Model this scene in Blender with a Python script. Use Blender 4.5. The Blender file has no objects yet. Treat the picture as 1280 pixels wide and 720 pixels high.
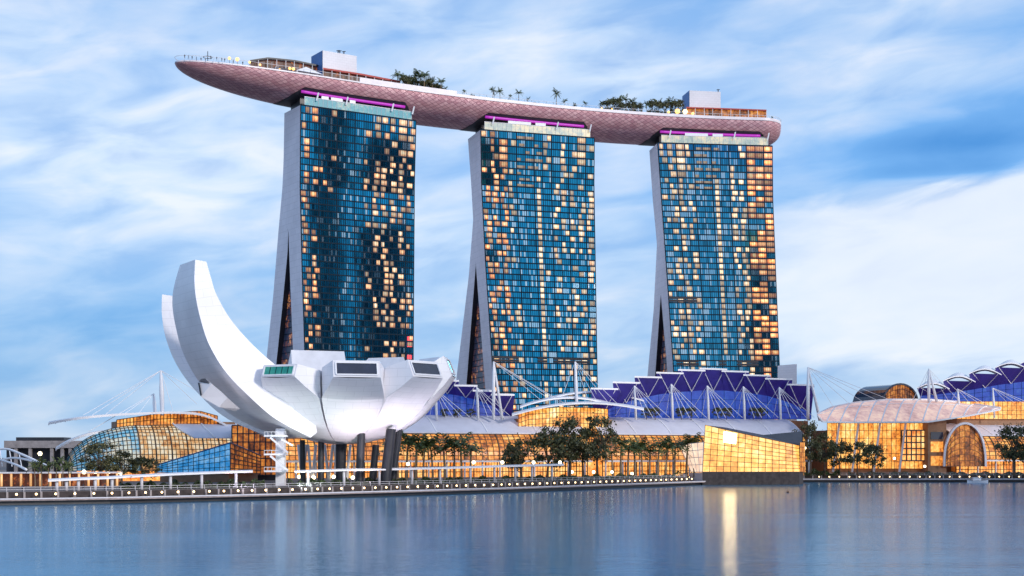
import bpy, math, random
import numpy as np
from mathutils import Vector, Matrix
R = math.radians
V = Vector
scene = bpy.context.scene
COL = scene.collection

# ---------------------------------------------------------------- camera
F = 1800.0; VH = 571.0; HC = 11.5          # focal length in photo pixels, horizon row, eye height above the water
cam_d = bpy.data.cameras.new('camera'); cam = bpy.data.objects.new('camera', cam_d); COL.objects.link(cam)
cam.location = (0, 0, HC); cam.rotation_euler = (R(90), 0, 0)
cam_d.sensor_width = 36; cam_d.lens = 36 * F / 1280; cam_d.shift_y = (VH - 360) / 1280
cam_d.clip_start = 1; cam_d.clip_end = 20000
scene.camera = cam

# ---------------------------------------------------------------- exposure, sky, sun
scene.view_settings.view_transform = 'Standard'; scene.view_settings.look = 'None'
scene.view_settings.exposure = 0.0; scene.view_settings.gamma = 1; scene.view_settings.use_curve_mapping = False
SUN_EL, SUN_AZ = 20.0, 47.0                # sun stands behind the camera and to its right
sdir = V((math.sin(R(SUN_AZ)) * math.cos(R(SUN_EL)), -math.cos(R(SUN_AZ)) * math.cos(R(SUN_EL)), math.sin(R(SUN_EL))))
sun_d = bpy.data.lights.new('sun', 'SUN'); sun_d.energy = 2.5; sun_d.angle = R(8); sun_d.color = (1.0, .93, .87)
sun = bpy.data.objects.new('sun', sun_d); COL.objects.link(sun)
sun.rotation_euler = (-sdir).to_track_quat('-Z', 'Y').to_euler(); sun.location = (200, -300, 400)

def N(nt, t, **k):
    n = nt.nodes.new(t)
    for a, b in k.items():
        if a.startswith('i_'):
            key = a[2:]
            key = int(key) if key.isdigit() else key.replace('_', ' ')
            n.inputs[key].default_value = b
        else: setattr(n, a, b)
    return n
def L(nt, a, b): nt.links.new(a, b)
def math_n(nt, op, a, b=None, c=None, clamp=False):
    n = nt.nodes.new('ShaderNodeMath'); n.operation = op; n.use_clamp = clamp
    for i, x in enumerate((a, b, c)):
        if x is None: continue
        if isinstance(x, (int, float)): n.inputs[i].default_value = x
        else: L(nt, x, n.inputs[i])
    return n.outputs[0]
def ramp(nt, fac, stops, interp='LINEAR'):
    n = nt.nodes.new('ShaderNodeValToRGB'); n.color_ramp.interpolation = interp
    e = n.color_ramp.elements
    while len(e) > 1: e.remove(e[-1])
    e[0].position = stops[0][0]; e[0].color = (*stops[0][1], 1)
    for p, c in stops[1:]:
        q = e.new(p); q.color = (*c, 1)
    if fac is not None: L(nt, fac, n.inputs[0])
    return n.outputs[0]
def mixc(nt, f, a, b, mode='MIX'):
    n = nt.nodes.new('ShaderNodeMix'); n.data_type = 'RGBA'; n.blend_type = mode
    if isinstance(f, (int, float)): n.inputs[0].default_value = f
    else: L(nt, f, n.inputs[0])
    for i, x in ((6, a), (7, b)):
        if isinstance(x, tuple): n.inputs[i].default_value = (*x, 1)
        else: L(nt, x, n.inputs[i])
    return n.outputs[2]

world = bpy.data.worlds.new('World'); scene.world = world; world.use_nodes = True
nt = world.node_tree; nt.nodes.clear()
wo = N(nt, 'ShaderNodeOutputWorld')
sky = N(nt, 'ShaderNodeTexSky'); sky.sky_type = 'NISHITA'; sky.sun_disc = False
sky.sun_elevation = R(SUN_EL); sky.sun_rotation = R(180 - SUN_AZ); sky.air_density = 1.0; sky.dust_density = 1.2; sky.ozone_density = 2.0
bgA = N(nt, 'ShaderNodeBackground'); L(nt, sky.outputs[0], bgA.inputs[0]); bgA.inputs[1].default_value = .10
tc = N(nt, 'ShaderNodeTexCoord'); sep = N(nt, 'ShaderNodeSeparateXYZ'); L(nt, tc.outputs['Generated'], sep.inputs[0])
az = math_n(nt, 'MULTIPLY', math_n(nt, 'ARCTAN2', sep.outputs[0], sep.outputs[1]), 180 / math.pi)
el = math_n(nt, 'MULTIPLY', math_n(nt, 'ARCSINE', sep.outputs[2]), 180 / math.pi)
# cloud field: streaks lying almost flat, drifting down to the left
cmb = N(nt, 'ShaderNodeCombineXYZ')
sh = math_n(nt, 'ADD', el, math_n(nt, 'MULTIPLY', az, -.12))
L(nt, math_n(nt, 'MULTIPLY', az, .082), cmb.inputs[0]); L(nt, math_n(nt, 'MULTIPLY', sh, .20), cmb.inputs[1])
n1 = N(nt, 'ShaderNodeTexNoise', i_Scale=1.0, i_Detail=7.0, i_Roughness=.44, i_Distortion=.25); L(nt, cmb.outputs[0], n1.inputs['Vector'])
cmb2 = N(nt, 'ShaderNodeCombineXYZ'); cmb2.inputs[2].default_value = 7.3
L(nt, math_n(nt, 'MULTIPLY', az, .24), cmb2.inputs[0]); L(nt, math_n(nt, 'MULTIPLY', sh, .75), cmb2.inputs[1])
n2 = N(nt, 'ShaderNodeTexNoise', i_Scale=1.0, i_Detail=5.0, i_Roughness=.5, i_Distortion=.4); L(nt, cmb2.outputs[0], n2.inputs['Vector'])
def blob(a0, e0, sa, se, amp):
    x = math_n(nt, 'DIVIDE', math_n(nt, 'SUBTRACT', az, a0), sa); y = math_n(nt, 'DIVIDE', math_n(nt, 'SUBTRACT', el, e0), se)
    d = math_n(nt, 'ADD', math_n(nt, 'MULTIPLY', x, x), math_n(nt, 'MULTIPLY', y, y))
    return math_n(nt, 'MULTIPLY', math_n(nt, 'EXPONENT', math_n(nt, 'MULTIPLY', d, -1.0)), amp)
def px(u, v): return math.degrees(math.atan((u - 640) / F)), math.degrees(math.atan((VH - v) / math.hypot(F, u - 640)))
cl = math_n(nt, 'ADD', math_n(nt, 'MULTIPLY', n1.outputs[0], 1.1), math_n(nt, 'MULTIPLY', n2.outputs[0], .34))
for u, v, su, sv, amp in [(250, 200, 260, 130, .16), (640, 60, 300, 60, .16), (1180, 345, 260, 85, .16), (1245, 165, 150, 34, -.42), (1140, 182, 130, 18, -.22), (1180, 212, 150, 12, -.22), (1240, 120, 120, 18, -.20), (1150, 232, 120, 10, .20), (1020, 90, 160, 60, .10),
                          (60, 480, 330, 90, -.13), (120, 160, 160, 90, .06), (110, 35, 150, 45, -.06), (90, 330, 200, 70, .06), (560, 430, 160, 110, .06), (1250, 30, 90, 40, -.18), (1050, 480, 260, 50, .05), (560, 250, 120, 100, .06), (780, 250, 40, 150, .10)]:
    a0, e0 = px(u, v)
    cl = math_n(nt, 'ADD', cl, blob(a0, e0, su / F * 57.3, sv / F * 57.3, amp))
def sm(x, lo, hi): m_ = N(nt, 'ShaderNodeMapRange', interpolation_type='SMOOTHSTEP'); L(nt, x, m_.inputs[0]); m_.inputs[1].default_value = lo; m_.inputs[2].default_value = hi; return m_.outputs[0]
# white cloud bank low on the right with a ragged upper edge
edge = math_n(nt, 'SUBTRACT', math_n(nt, 'ADD', math_n(nt, 'ADD', math_n(nt, 'MULTIPLY', az, .10), 8.2), math_n(nt, 'MULTIPLY', n2.outputs[0], 1.6)), el)
bank = math_n(nt, 'MULTIPLY', math_n(nt, 'MULTIPLY', sm(edge, -.2, .9), sm(az, 7.0, 13.0)), sm(el, 1.5, 6.5))
cl = math_n(nt, 'ADD', cl, math_n(nt, 'MULTIPLY', bank, .42))
cf = math_n(nt, 'MULTIPLY', math_n(nt, 'SUBTRACT', cl, .46), 1.75, clamp=True)
blue = ramp(nt, math_n(nt, 'DIVIDE', el, 45.0, clamp=True), [(0, (.19, .42, .72)), (.12, (.16, .42, .80)), (.25, (.20, .47, .90)), (.45, (.16, .40, .82)), (1, (.10, .26, .6))])
cloudc = ramp(nt, n2.outputs[0], [(.30, (.44, .60, .88)), (.48, (.64, .78, .97)), (.66, (.82, .88, .98))])
blue = mixc(nt, math_n(nt, 'MULTIPLY', math_n(nt, 'SUBTRACT', .56, cl), 2.0, clamp=True), blue, (.035, .24, .66))
cloudc = mixc(nt, math_n(nt, 'MULTIPLY', bank, .8), cloudc, (.80, .86, .97))
colr = mixc(nt, cf, blue, cloudc)
bgB = N(nt, 'ShaderNodeBackground'); L(nt, colr, bgB.inputs[0]); bgB.inputs[1].default_value = 1.13
mx = N(nt, 'ShaderNodeMixShader'); mx.inputs[0].default_value = .88
L(nt, bgA.outputs[0], mx.inputs[1]); L(nt, bgB.outputs[0], mx.inputs[2]); L(nt, mx.outputs[0], wo.inputs[0])

# ---------------------------------------------------------------- materials
def newmat(name):
    m = bpy.data.materials.new(name); m.use_nodes = True
    nt = m.node_tree; p = nt.nodes['Principled BSDF']
    return m, nt, p
def mat(name, c, rough=.6, metal=0, var=.12, scale=.3, bump=0, bscale=3, emit=None, es=0, spec=.5, coord='Object', stretch=None):
    m, nt, p = newmat(name)
    tcn = N(nt, 'ShaderNodeTexCoord'); src = tcn.outputs[coord]
    if stretch:
        mp = N(nt, 'ShaderNodeMapping'); mp.inputs['Scale'].default_value = stretch; L(nt, src, mp.inputs[0]); src = mp.outputs[0]
    nn = N(nt, 'ShaderNodeTexNoise', i_Scale=scale, i_Detail=6.0, i_Roughness=.6); L(nt, src, nn.inputs['Vector'])
    lo = tuple(x * (1 - var) for x in c); hi = tuple(min(1, x * (1 + var)) for x in c)
    L(nt, ramp(nt, nn.outputs[0], [(.3, lo), (.7, hi)]), p.inputs['Base Color'])
    p.inputs['Roughness'].default_value = rough; p.inputs['Metallic'].default_value = metal
    p.inputs['Specular IOR Level'].default_value = spec
    if bump:
        nb = N(nt, 'ShaderNodeTexNoise', i_Scale=bscale, i_Detail=5.0); L(nt, src, nb.inputs['Vector'])
        b = N(nt, 'ShaderNodeBump', i_Strength=bump); L(nt, nb.outputs[0], b.inputs['Height']); L(nt, b.outputs[0], p.inputs['Normal'])
    if emit:
        p.inputs['Emission Color'].default_value = (*emit, 1); p.inputs['Emission Strength'].default_value = es
    return m
def panelmat(name, c, sx, sz, rough=.5, var=.08, seam=.75, uvs=True, lw=.04):
    """cladding with panel joints, coordinates in UV metres"""
    m, nt, p = newmat(name)
    tcn = N(nt, 'ShaderNodeTexCoord')
    br = N(nt, 'ShaderNodeTexBrick', i_Scale=1.0); br.offset = .5
    br.inputs['Color1'].default_value = (*[x * (1 - var) for x in c], 1); br.inputs['Color2'].default_value = (*[min(1, x * (1 + var)) for x in c], 1)
    br.inputs['Mortar'].default_value = (*[x * seam for x in c], 1)
    br.inputs['Mortar Size'].default_value = lw; br.inputs['Brick Width'].default_value = sx; br.inputs['Row Height'].default_value = sz
    L(nt, tcn.outputs['UV'], br.inputs['Vector'])
    nn = N(nt, 'ShaderNodeTexNoise', i_Scale=.08, i_Detail=6.0); L(nt, tcn.outputs['Object'], nn.inputs['Vector'])
    g = ramp(nt, nn.outputs[0], [(.3, (.86, .86, .87)), (.7, (1, 1, 1))])
    L(nt, mixc(nt, 1.0, br.outputs[0], g, 'MULTIPLY'), p.inputs['Base Color'])
    p.inputs['Roughness'].default_value = rough
    return m
def towerglass(name, seed, pane=3.0, teal=(.05, .30, .42), share=.4):
    """coated curtain wall: UV = bay, storey. Panes differ in tilt and in what hangs behind them"""
    m, nt, p = newmat(name)
    tcn = N(nt, 'ShaderNodeTexCoord'); s = N(nt, 'ShaderNodeSeparateXYZ'); L(nt, tcn.outputs['UV'], s.inputs[0])
    fu = math_n(nt, 'FLOOR', math_n(nt, 'MULTIPLY', s.outputs[0], pane)); fv = math_n(nt, 'FLOOR', s.outputs[1])
    c = N(nt, 'ShaderNodeCombineXYZ'); L(nt, fu, c.inputs[0]); L(nt, fv, c.inputs[1]); c.inputs[2].default_value = seed
    wn = N(nt, 'ShaderNodeTexWhiteNoise'); L(nt, c.outputs[0], wn.inputs[0])
    c3 = N(nt, 'ShaderNodeCombineXYZ'); L(nt, fv, c3.inputs[1]); L(nt, math_n(nt, 'FLOOR', s.outputs[0]), c3.inputs[0]); c3.inputs[2].default_value = seed + 5
    wb = N(nt, 'ShaderNodeTexWhiteNoise'); L(nt, c3.outputs[0], wb.inputs[0])
    # vertical curtain folds
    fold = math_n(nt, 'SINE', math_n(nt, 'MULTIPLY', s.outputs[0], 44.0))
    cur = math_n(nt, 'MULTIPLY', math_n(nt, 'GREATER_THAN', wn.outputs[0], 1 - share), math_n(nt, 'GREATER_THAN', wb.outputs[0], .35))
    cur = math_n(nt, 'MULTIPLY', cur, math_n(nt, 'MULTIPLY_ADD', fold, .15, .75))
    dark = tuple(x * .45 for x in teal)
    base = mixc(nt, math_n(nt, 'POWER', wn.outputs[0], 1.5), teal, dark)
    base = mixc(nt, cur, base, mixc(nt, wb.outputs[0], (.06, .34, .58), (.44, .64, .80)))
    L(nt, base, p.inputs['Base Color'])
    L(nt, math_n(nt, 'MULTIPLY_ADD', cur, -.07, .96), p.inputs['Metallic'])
    p.inputs['Roughness'].default_value = .07
    geo = N(nt, 'ShaderNodeNewGeometry')
    v1 = N(nt, 'ShaderNodeVectorMath', operation='SUBTRACT'); L(nt, wn.outputs[1], v1.inputs[0]); v1.inputs[1].default_value = (.5, .5, .5)
    v2 = N(nt, 'ShaderNodeVectorMath', operation='SCALE'); L(nt, v1.outputs[0], v2.inputs[0]); v2.inputs['Scale'].default_value = .006
    nn = N(nt, 'ShaderNodeTexNoise', i_Scale=.11, i_Detail=2.0); L(nt, tcn.outputs['Object'], nn.inputs['Vector'])
    v3 = N(nt, 'ShaderNodeVectorMath', operation='SUBTRACT'); L(nt, nn.outputs[1], v3.inputs[0]); v3.inputs[1].default_value = (.5, .5, .5)
    v4 = N(nt, 'ShaderNodeVectorMath', operation='SCALE'); L(nt, v3.outputs[0], v4.inputs[0]); v4.inputs['Scale'].default_value = .012
    a1 = N(nt, 'ShaderNodeVectorMath', operation='ADD'); L(nt, geo.outputs['Normal'], a1.inputs[0]); L(nt, v2.outputs[0], a1.inputs[1])
    a2 = N(nt, 'ShaderNodeVectorMath', operation='ADD'); L(nt, a1.outputs[0], a2.inputs[0]); L(nt, v4.outputs[0], a2.inputs[1])
    nm = N(nt, 'ShaderNodeVectorMath', operation='NORMALIZE'); L(nt, a2.outputs[0], nm.inputs[0]); L(nt, nm.outputs[0], p.inputs['Normal'])
    return m
def litglass(name, stops, es, base=(.05, .04, .03), cell=1.0, blot=.12, rough=.35, gloss=.3, low=.25):
    """glazing with lit rooms behind, or a glow painted on walls and roof panels; UV = cells"""
    m, nt, p = newmat(name)
    tcn = N(nt, 'ShaderNodeTexCoord')
    fl = N(nt, 'ShaderNodeVectorMath', operation='FLOOR'); sc = N(nt, 'ShaderNodeVectorMath', operation='SCALE'); sc.inputs['Scale'].default_value = cell
    L(nt, tcn.outputs['UV'], sc.inputs[0]); L(nt, sc.outputs[0], fl.inputs[0])
    wn = N(nt, 'ShaderNodeTexWhiteNoise'); L(nt, fl.outputs[0], wn.inputs[0])
    nn = N(nt, 'ShaderNodeTexNoise', i_Scale=blot, i_Detail=5.0, i_Roughness=.65); L(nt, tcn.outputs['Object'], nn.inputs['Vector'])
    n3 = N(nt, 'ShaderNodeTexNoise', i_Scale=blot * 7, i_Detail=3.0); L(nt, tcn.outputs['Object'], n3.inputs['Vector'])
    f = math_n(nt, 'ADD', math_n(nt, 'MULTIPLY', wn.outputs[0], .16), math_n(nt, 'ADD', math_n(nt, 'MULTIPLY', nn.outputs[0], .95), math_n(nt, 'MULTIPLY', n3.outputs[0], .46)))
    f = math_n(nt, 'MULTIPLY_ADD', math_n(nt, 'SUBTRACT', f, low), 1.55, -.16, clamp=True)
    c = ramp(nt, f, stops)
    L(nt, c, p.inputs['Emission Color']); p.inputs['Emission Strength'].default_value = es
    p.inputs['Base Color'].default_value = (*base, 1); p.inputs['Roughness'].default_value = rough
    p.inputs['Specular IOR Level'].default_value = gloss
    return m

M = {}
M['white'] = mat('white_paint', (.80, .79, .82), .45, var=.05, scale=.15)
M['offwhite'] = mat('offwhite_cladding', (.62, .60, .64), .5, var=.08)
M['wall_end'] = panelmat('tower_end_cladding', (.88, .82, .87), 6, 3.3, .55, .03, .86, lw=.12)
M['petal'] = panelmat('petal_cladding', (.88, .86, .89), 5.0, 2.5, .42, .02, .86, lw=.07)
M['petal_in'] = mat('petal_roof', (.72, .71, .74), .5, var=.08)
M['concrete'] = mat('concrete', (.30, .27, .27), .8, var=.25, scale=.4, bump=.2)
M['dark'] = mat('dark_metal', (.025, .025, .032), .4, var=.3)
M['mullion'] = mat('mullion_metal', (.012, .024, .038), .9, var=.2, spec=.1)
M['mull_w'] = mat('bronze_mullion', (.09, .045, .02), .5, var=.2)
M['dglass'] = mat('dark_glass', (.02, .025, .05), .08, var=.3, spec=.8)
M['tglass'] = litglass('green_window_glass', [(0, (.0, .08, .08)), (.5, (.0, .25, .22)), (1, (.1, .5, .4))], .5, base=(.02, .1, .1))
M['steelroof'] = mat('pale_standing_seam_roof', (.60, .60, .68), .45, var=.06, scale=.2)
M['hullrim'] = mat('rim_cladding', (.74, .68, .72), .4, var=.12, scale=.2, stretch=(1, 1, 3))
M['red'] = mat('red_awning', (.40, .05, .04), .6, var=.3, scale=1)
M['brown'] = mat('brown_stone', (.26, .14, .08), .7, var=.2)
M['trunk'] = mat('bark', (.10, .07, .05), .9, var=.3, scale=2)
M['palmtrunk'] = mat('palm_bark', (.24, .17, .11), .9, var=.3, scale=2)
def leafmat(name, c, c2):
    m, nt, p = newmat(name)
    g = N(nt, 'ShaderNodeNewGeometry'); nn = N(nt, 'ShaderNodeTexNoise', i_Scale=.5, i_Detail=4.0)
    tcn = N(nt, 'ShaderNodeTexCoord'); L(nt, tcn.outputs['Object'], nn.inputs['Vector'])
    f = math_n(nt, 'ADD', math_n(nt, 'MULTIPLY', g.outputs['Random Per Island'], .5), math_n(nt, 'MULTIPLY', nn.outputs[0], .5))
    L(nt, ramp(nt, f, [(.3, c), (.7, c2)]), p.inputs['Base Color']); p.inputs['Roughness'].default_value = .55
    return m
M['quay'] = mat('dark_quay_stone', (.045, .036, .036), .9, var=.4, scale=.6)
M['leaf'] = leafmat('tree_leaves', (.03, .040, .018), (.13, .12, .04))
M['palm'] = leafmat('palm_leaves', (.03, .055, .015), (.12, .14, .04))
M['shrub'] = leafmat('shrub_leaves', (.02, .035, .015), (.07, .10, .03))
AMB = [(0, (.05, .012, .003)), (.2, (.32, .08, .012)), (.42, (.82, .27, .035)), (.62, (1, .49, .11)), (.82, (1, .70, .28)), (1, (1, .90, .6))]
M['amber'] = litglass('amber_lit_glazing', AMB, 1.15, low=.40)
M['amber2'] = litglass('amber_lit_glazing_bright', AMB, 1.35, low=.33)
M['amberdim'] = litglass('amber_lit_glazing_dim', AMB, .8, low=.52)
M['ambernight'] = litglass('amber_night_glazing', [(0, (.02, .008, .006)), (.45, (.10, .02, .012)), (.65, (.6, .16, .04)), (1, (1, .7, .35))], .8, low=.46, blot=.35)
M['amberdim'].node_tree.nodes
M['shop'] = litglass('lit_shopfront', [(0, (.10, .025, .008)), (.35, (.7, .19, .025)), (.65, (1, .46, .12)), (1, (1, .80, .42))], 1.5, cell=.5, blot=.3, low=.34)
M['crown'] = litglass('crown_glazing', [(0, (.01, .07, .09)), (.45, (.03, .16, .18)), (.7, (.5, .42, .25)), (1, (1, .8, .4))], .7, base=(.08, .25, .3), low=.42)
M['crown_pale'] = litglass('crown_glazing_pale', [(0, (.08, .14, .15)), (.4, (.35, .40, .34)), (.65, (.8, .62, .35)), (1, (1, .8, .4))], .8, base=(.2, .25, .25), low=.36)
M['atrium'] = litglass('atrium_glazing', [(0, (.004, .008, .02)), (.5, (.008, .012, .03)), (.68, (.25, .07, .02)), (.85, (1, .5, .15))], .8, base=(.03, .04, .07), blot=.3, low=.38)
M['bluelit'] = litglass('blue_wall_painted_light', [(0, (.005, .012, .16)), (.35, (.012, .045, .50)), (.65, (.02, .12, .80)), (1, (.14, .36, .85))], .36, base=(.02, .04, .2), blot=.06, low=.30)  # blue light on the fan hall wall, put into its emission
M['violet'] = mat('soffit_painted_violet_light', (.03, .025, .20), .5, var=.3, scale=.15, emit=(.06, .015, .42), es=.10)  # violet floodlight painted into the soffit as colour and faint glow
M['bluemall'] = litglass('blue_glass_pavilion', [(0, (.005, .08, .22)), (.5, (.02, .25, .60)), (1, (.35, .65, .9))], .75, base=(.05, .2, .4), blot=.35, low=.3)
M['cyglass'] = litglass('cyan_tinted_glazing', [(0, (.02, .10, .18)), (.4, (.12, .32, .5)), (.65, (.7, .5, .25)), (1, (1, .85, .5))], .7, base=(.1, .3, .4), low=.35)
M['purple'] = mat('purple_light', (.3, .02, .3), .4, emit=(.46, .03, .46), es=.62)
M['lamp'] = mat('lamp_glow', (1, .8, .5), .4, emit=(1, .66, .32), es=4.5)
M['lampw'] = mat('lamp_glow_white', (1, .9, .7), .4, emit=(1, .85, .55), es=5)
M['glow'] = mat('warm_glow', (1, .6, .2), .4, emit=(1, .5, .13), es=2.2)
M['glow2'] = mat('pale_warm_glow', (1, .8, .5), .4, emit=(1, .75, .4), es=2.2)
M['redled'] = mat('red_glow', (.6, .02, .03), .4, emit=(1, .03, .05), es=1.3)
M['louvre'] = mat('dark_louvre', (.015, .015, .025), .6)
M['soil'] = mat('paving', (.16, .13, .12), .85, var=.3, scale=.2)
M['skinp'] = mat('dark_clothing', (.05, .04, .05), .8, var=.5)
M['boatw'] = mat('boat_white', (.75, .76, .8), .4)
M['blue_roof_shade'] = mat('blue_roof_or_side_shade', (.05, .16, .42), .5)  # blue roof colour, also the painted shade on the housing sides

# hull scales
def hullmat():
    m, nt, p = newmat('fish_scale_cladding')
    tcn = N(nt, 'ShaderNodeTexCoord'); s = N(nt, 'ShaderNodeSeparateXYZ'); L(nt, tcn.outputs['UV'], s.inputs[0])
    a = math_n(nt, 'ADD', s.outputs[0], math_n(nt, 'MULTIPLY', s.outputs[1], 1.6)); b = math_n(nt, 'SUBTRACT', s.outputs[0], math_n(nt, 'MULTIPLY', s.outputs[1], 1.6))
    def line(x):
        fr = math_n(nt, 'FRACT', math_n(nt, 'MULTIPLY', x, .25))
        return math_n(nt, 'LESS_THAN', fr, .13)
    ln = math_n(nt, 'MAXIMUM', line(a), line(b))
    c = N(nt, 'ShaderNodeCombineXYZ'); L(nt, math_n(nt, 'FLOOR', math_n(nt, 'MULTIPLY', a, .25)), c.inputs[0]); L(nt, math_n(nt, 'FLOOR', math_n(nt, 'MULTIPLY', b, .25)), c.inputs[1])
    wn = N(nt, 'ShaderNodeTexWhiteNoise'); L(nt, c.outputs[0], wn.inputs[0])
    base = ramp(nt, wn.outputs[0], [(0, (.54, .26, .29)), (1, (.78, .46, .47))])
    L(nt, mixc(nt, ln, base, (.30, .13, .16)), p.inputs['Base Color'])
    p.inputs['Roughness'].default_value = .42; p.inputs['Metallic'].default_value = .25
    fr = math_n(nt, 'FRACT', math_n(nt, 'MULTIPLY', b, .25))
    bp = N(nt, 'ShaderNodeBump', i_Strength=.5, i_Distance=.4); L(nt, fr, bp.inputs['Height']); L(nt, bp.outputs[0], p.inputs['Normal'])
    return m
M['hull'] = hullmat()
def room_or_reflection():
    """a furnished room behind a window, or a pane of painted reflection: UV 0-1 within the window, colour attribute rnd = which room"""
    m, nt, p = newmat('lit_room_or_reflection_pane')
    tcn = N(nt, 'ShaderNodeTexCoord'); s = N(nt, 'ShaderNodeSeparateXYZ'); L(nt, tcn.outputs['UV'], s.inputs[0])
    at = N(nt, 'ShaderNodeAttribute', attribute_name='rnd'); sr = N(nt, 'ShaderNodeSeparateColor'); L(nt, at.outputs[0], sr.inputs[0])
    x = math_n(nt, 'SUBTRACT', s.outputs[0], .5); y = math_n(nt, 'SUBTRACT', s.outputs[1], .62)
    d = math_n(nt, 'ADD', math_n(nt, 'MULTIPLY', x, x), math_n(nt, 'MULTIPLY', y, y))
    g = math_n(nt, 'MULTIPLY', math_n(nt, 'EXPONENT', math_n(nt, 'MULTIPLY', d, -4.0)), 1.0)
    ob = N(nt, 'ShaderNodeTexNoise', i_Scale=.9, i_Detail=3.0); L(nt, tcn.outputs['Object'], ob.inputs['Vector'])
    g = math_n(nt, 'MULTIPLY', g, math_n(nt, 'MULTIPLY_ADD', ob.outputs[0], 1.5, .2))
    cw = N(nt, 'ShaderNodeCombineXYZ'); L(nt, math_n(nt, 'FLOOR', math_n(nt, 'MULTIPLY', s.outputs[0], 3.0)), cw.inputs[0]); L(nt, math_n(nt, 'MULTIPLY', sr.outputs[0], 97.0), cw.inputs[1]); L(nt, math_n(nt, 'MULTIPLY', sr.outputs[1], 61.0), cw.inputs[2])
    wt = N(nt, 'ShaderNodeTexWhiteNoise'); L(nt, cw.outputs[0], wt.inputs[0])
    g = math_n(nt, 'MULTIPLY', g, math_n(nt, 'MULTIPLY_ADD', wt.outputs[0], .95, .35))
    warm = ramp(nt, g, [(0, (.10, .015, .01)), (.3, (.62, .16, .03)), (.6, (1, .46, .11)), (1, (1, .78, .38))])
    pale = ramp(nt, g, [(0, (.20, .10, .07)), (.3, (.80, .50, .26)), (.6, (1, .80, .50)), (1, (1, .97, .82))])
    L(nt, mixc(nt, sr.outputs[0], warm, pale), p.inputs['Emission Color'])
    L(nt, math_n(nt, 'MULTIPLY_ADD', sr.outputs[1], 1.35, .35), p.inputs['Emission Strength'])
    p.inputs['Base Color'].default_value = (.05, .06, .07, 1); p.inputs['Roughness'].default_value = .1
    return m
M['room'] = room_or_reflection()

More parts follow.
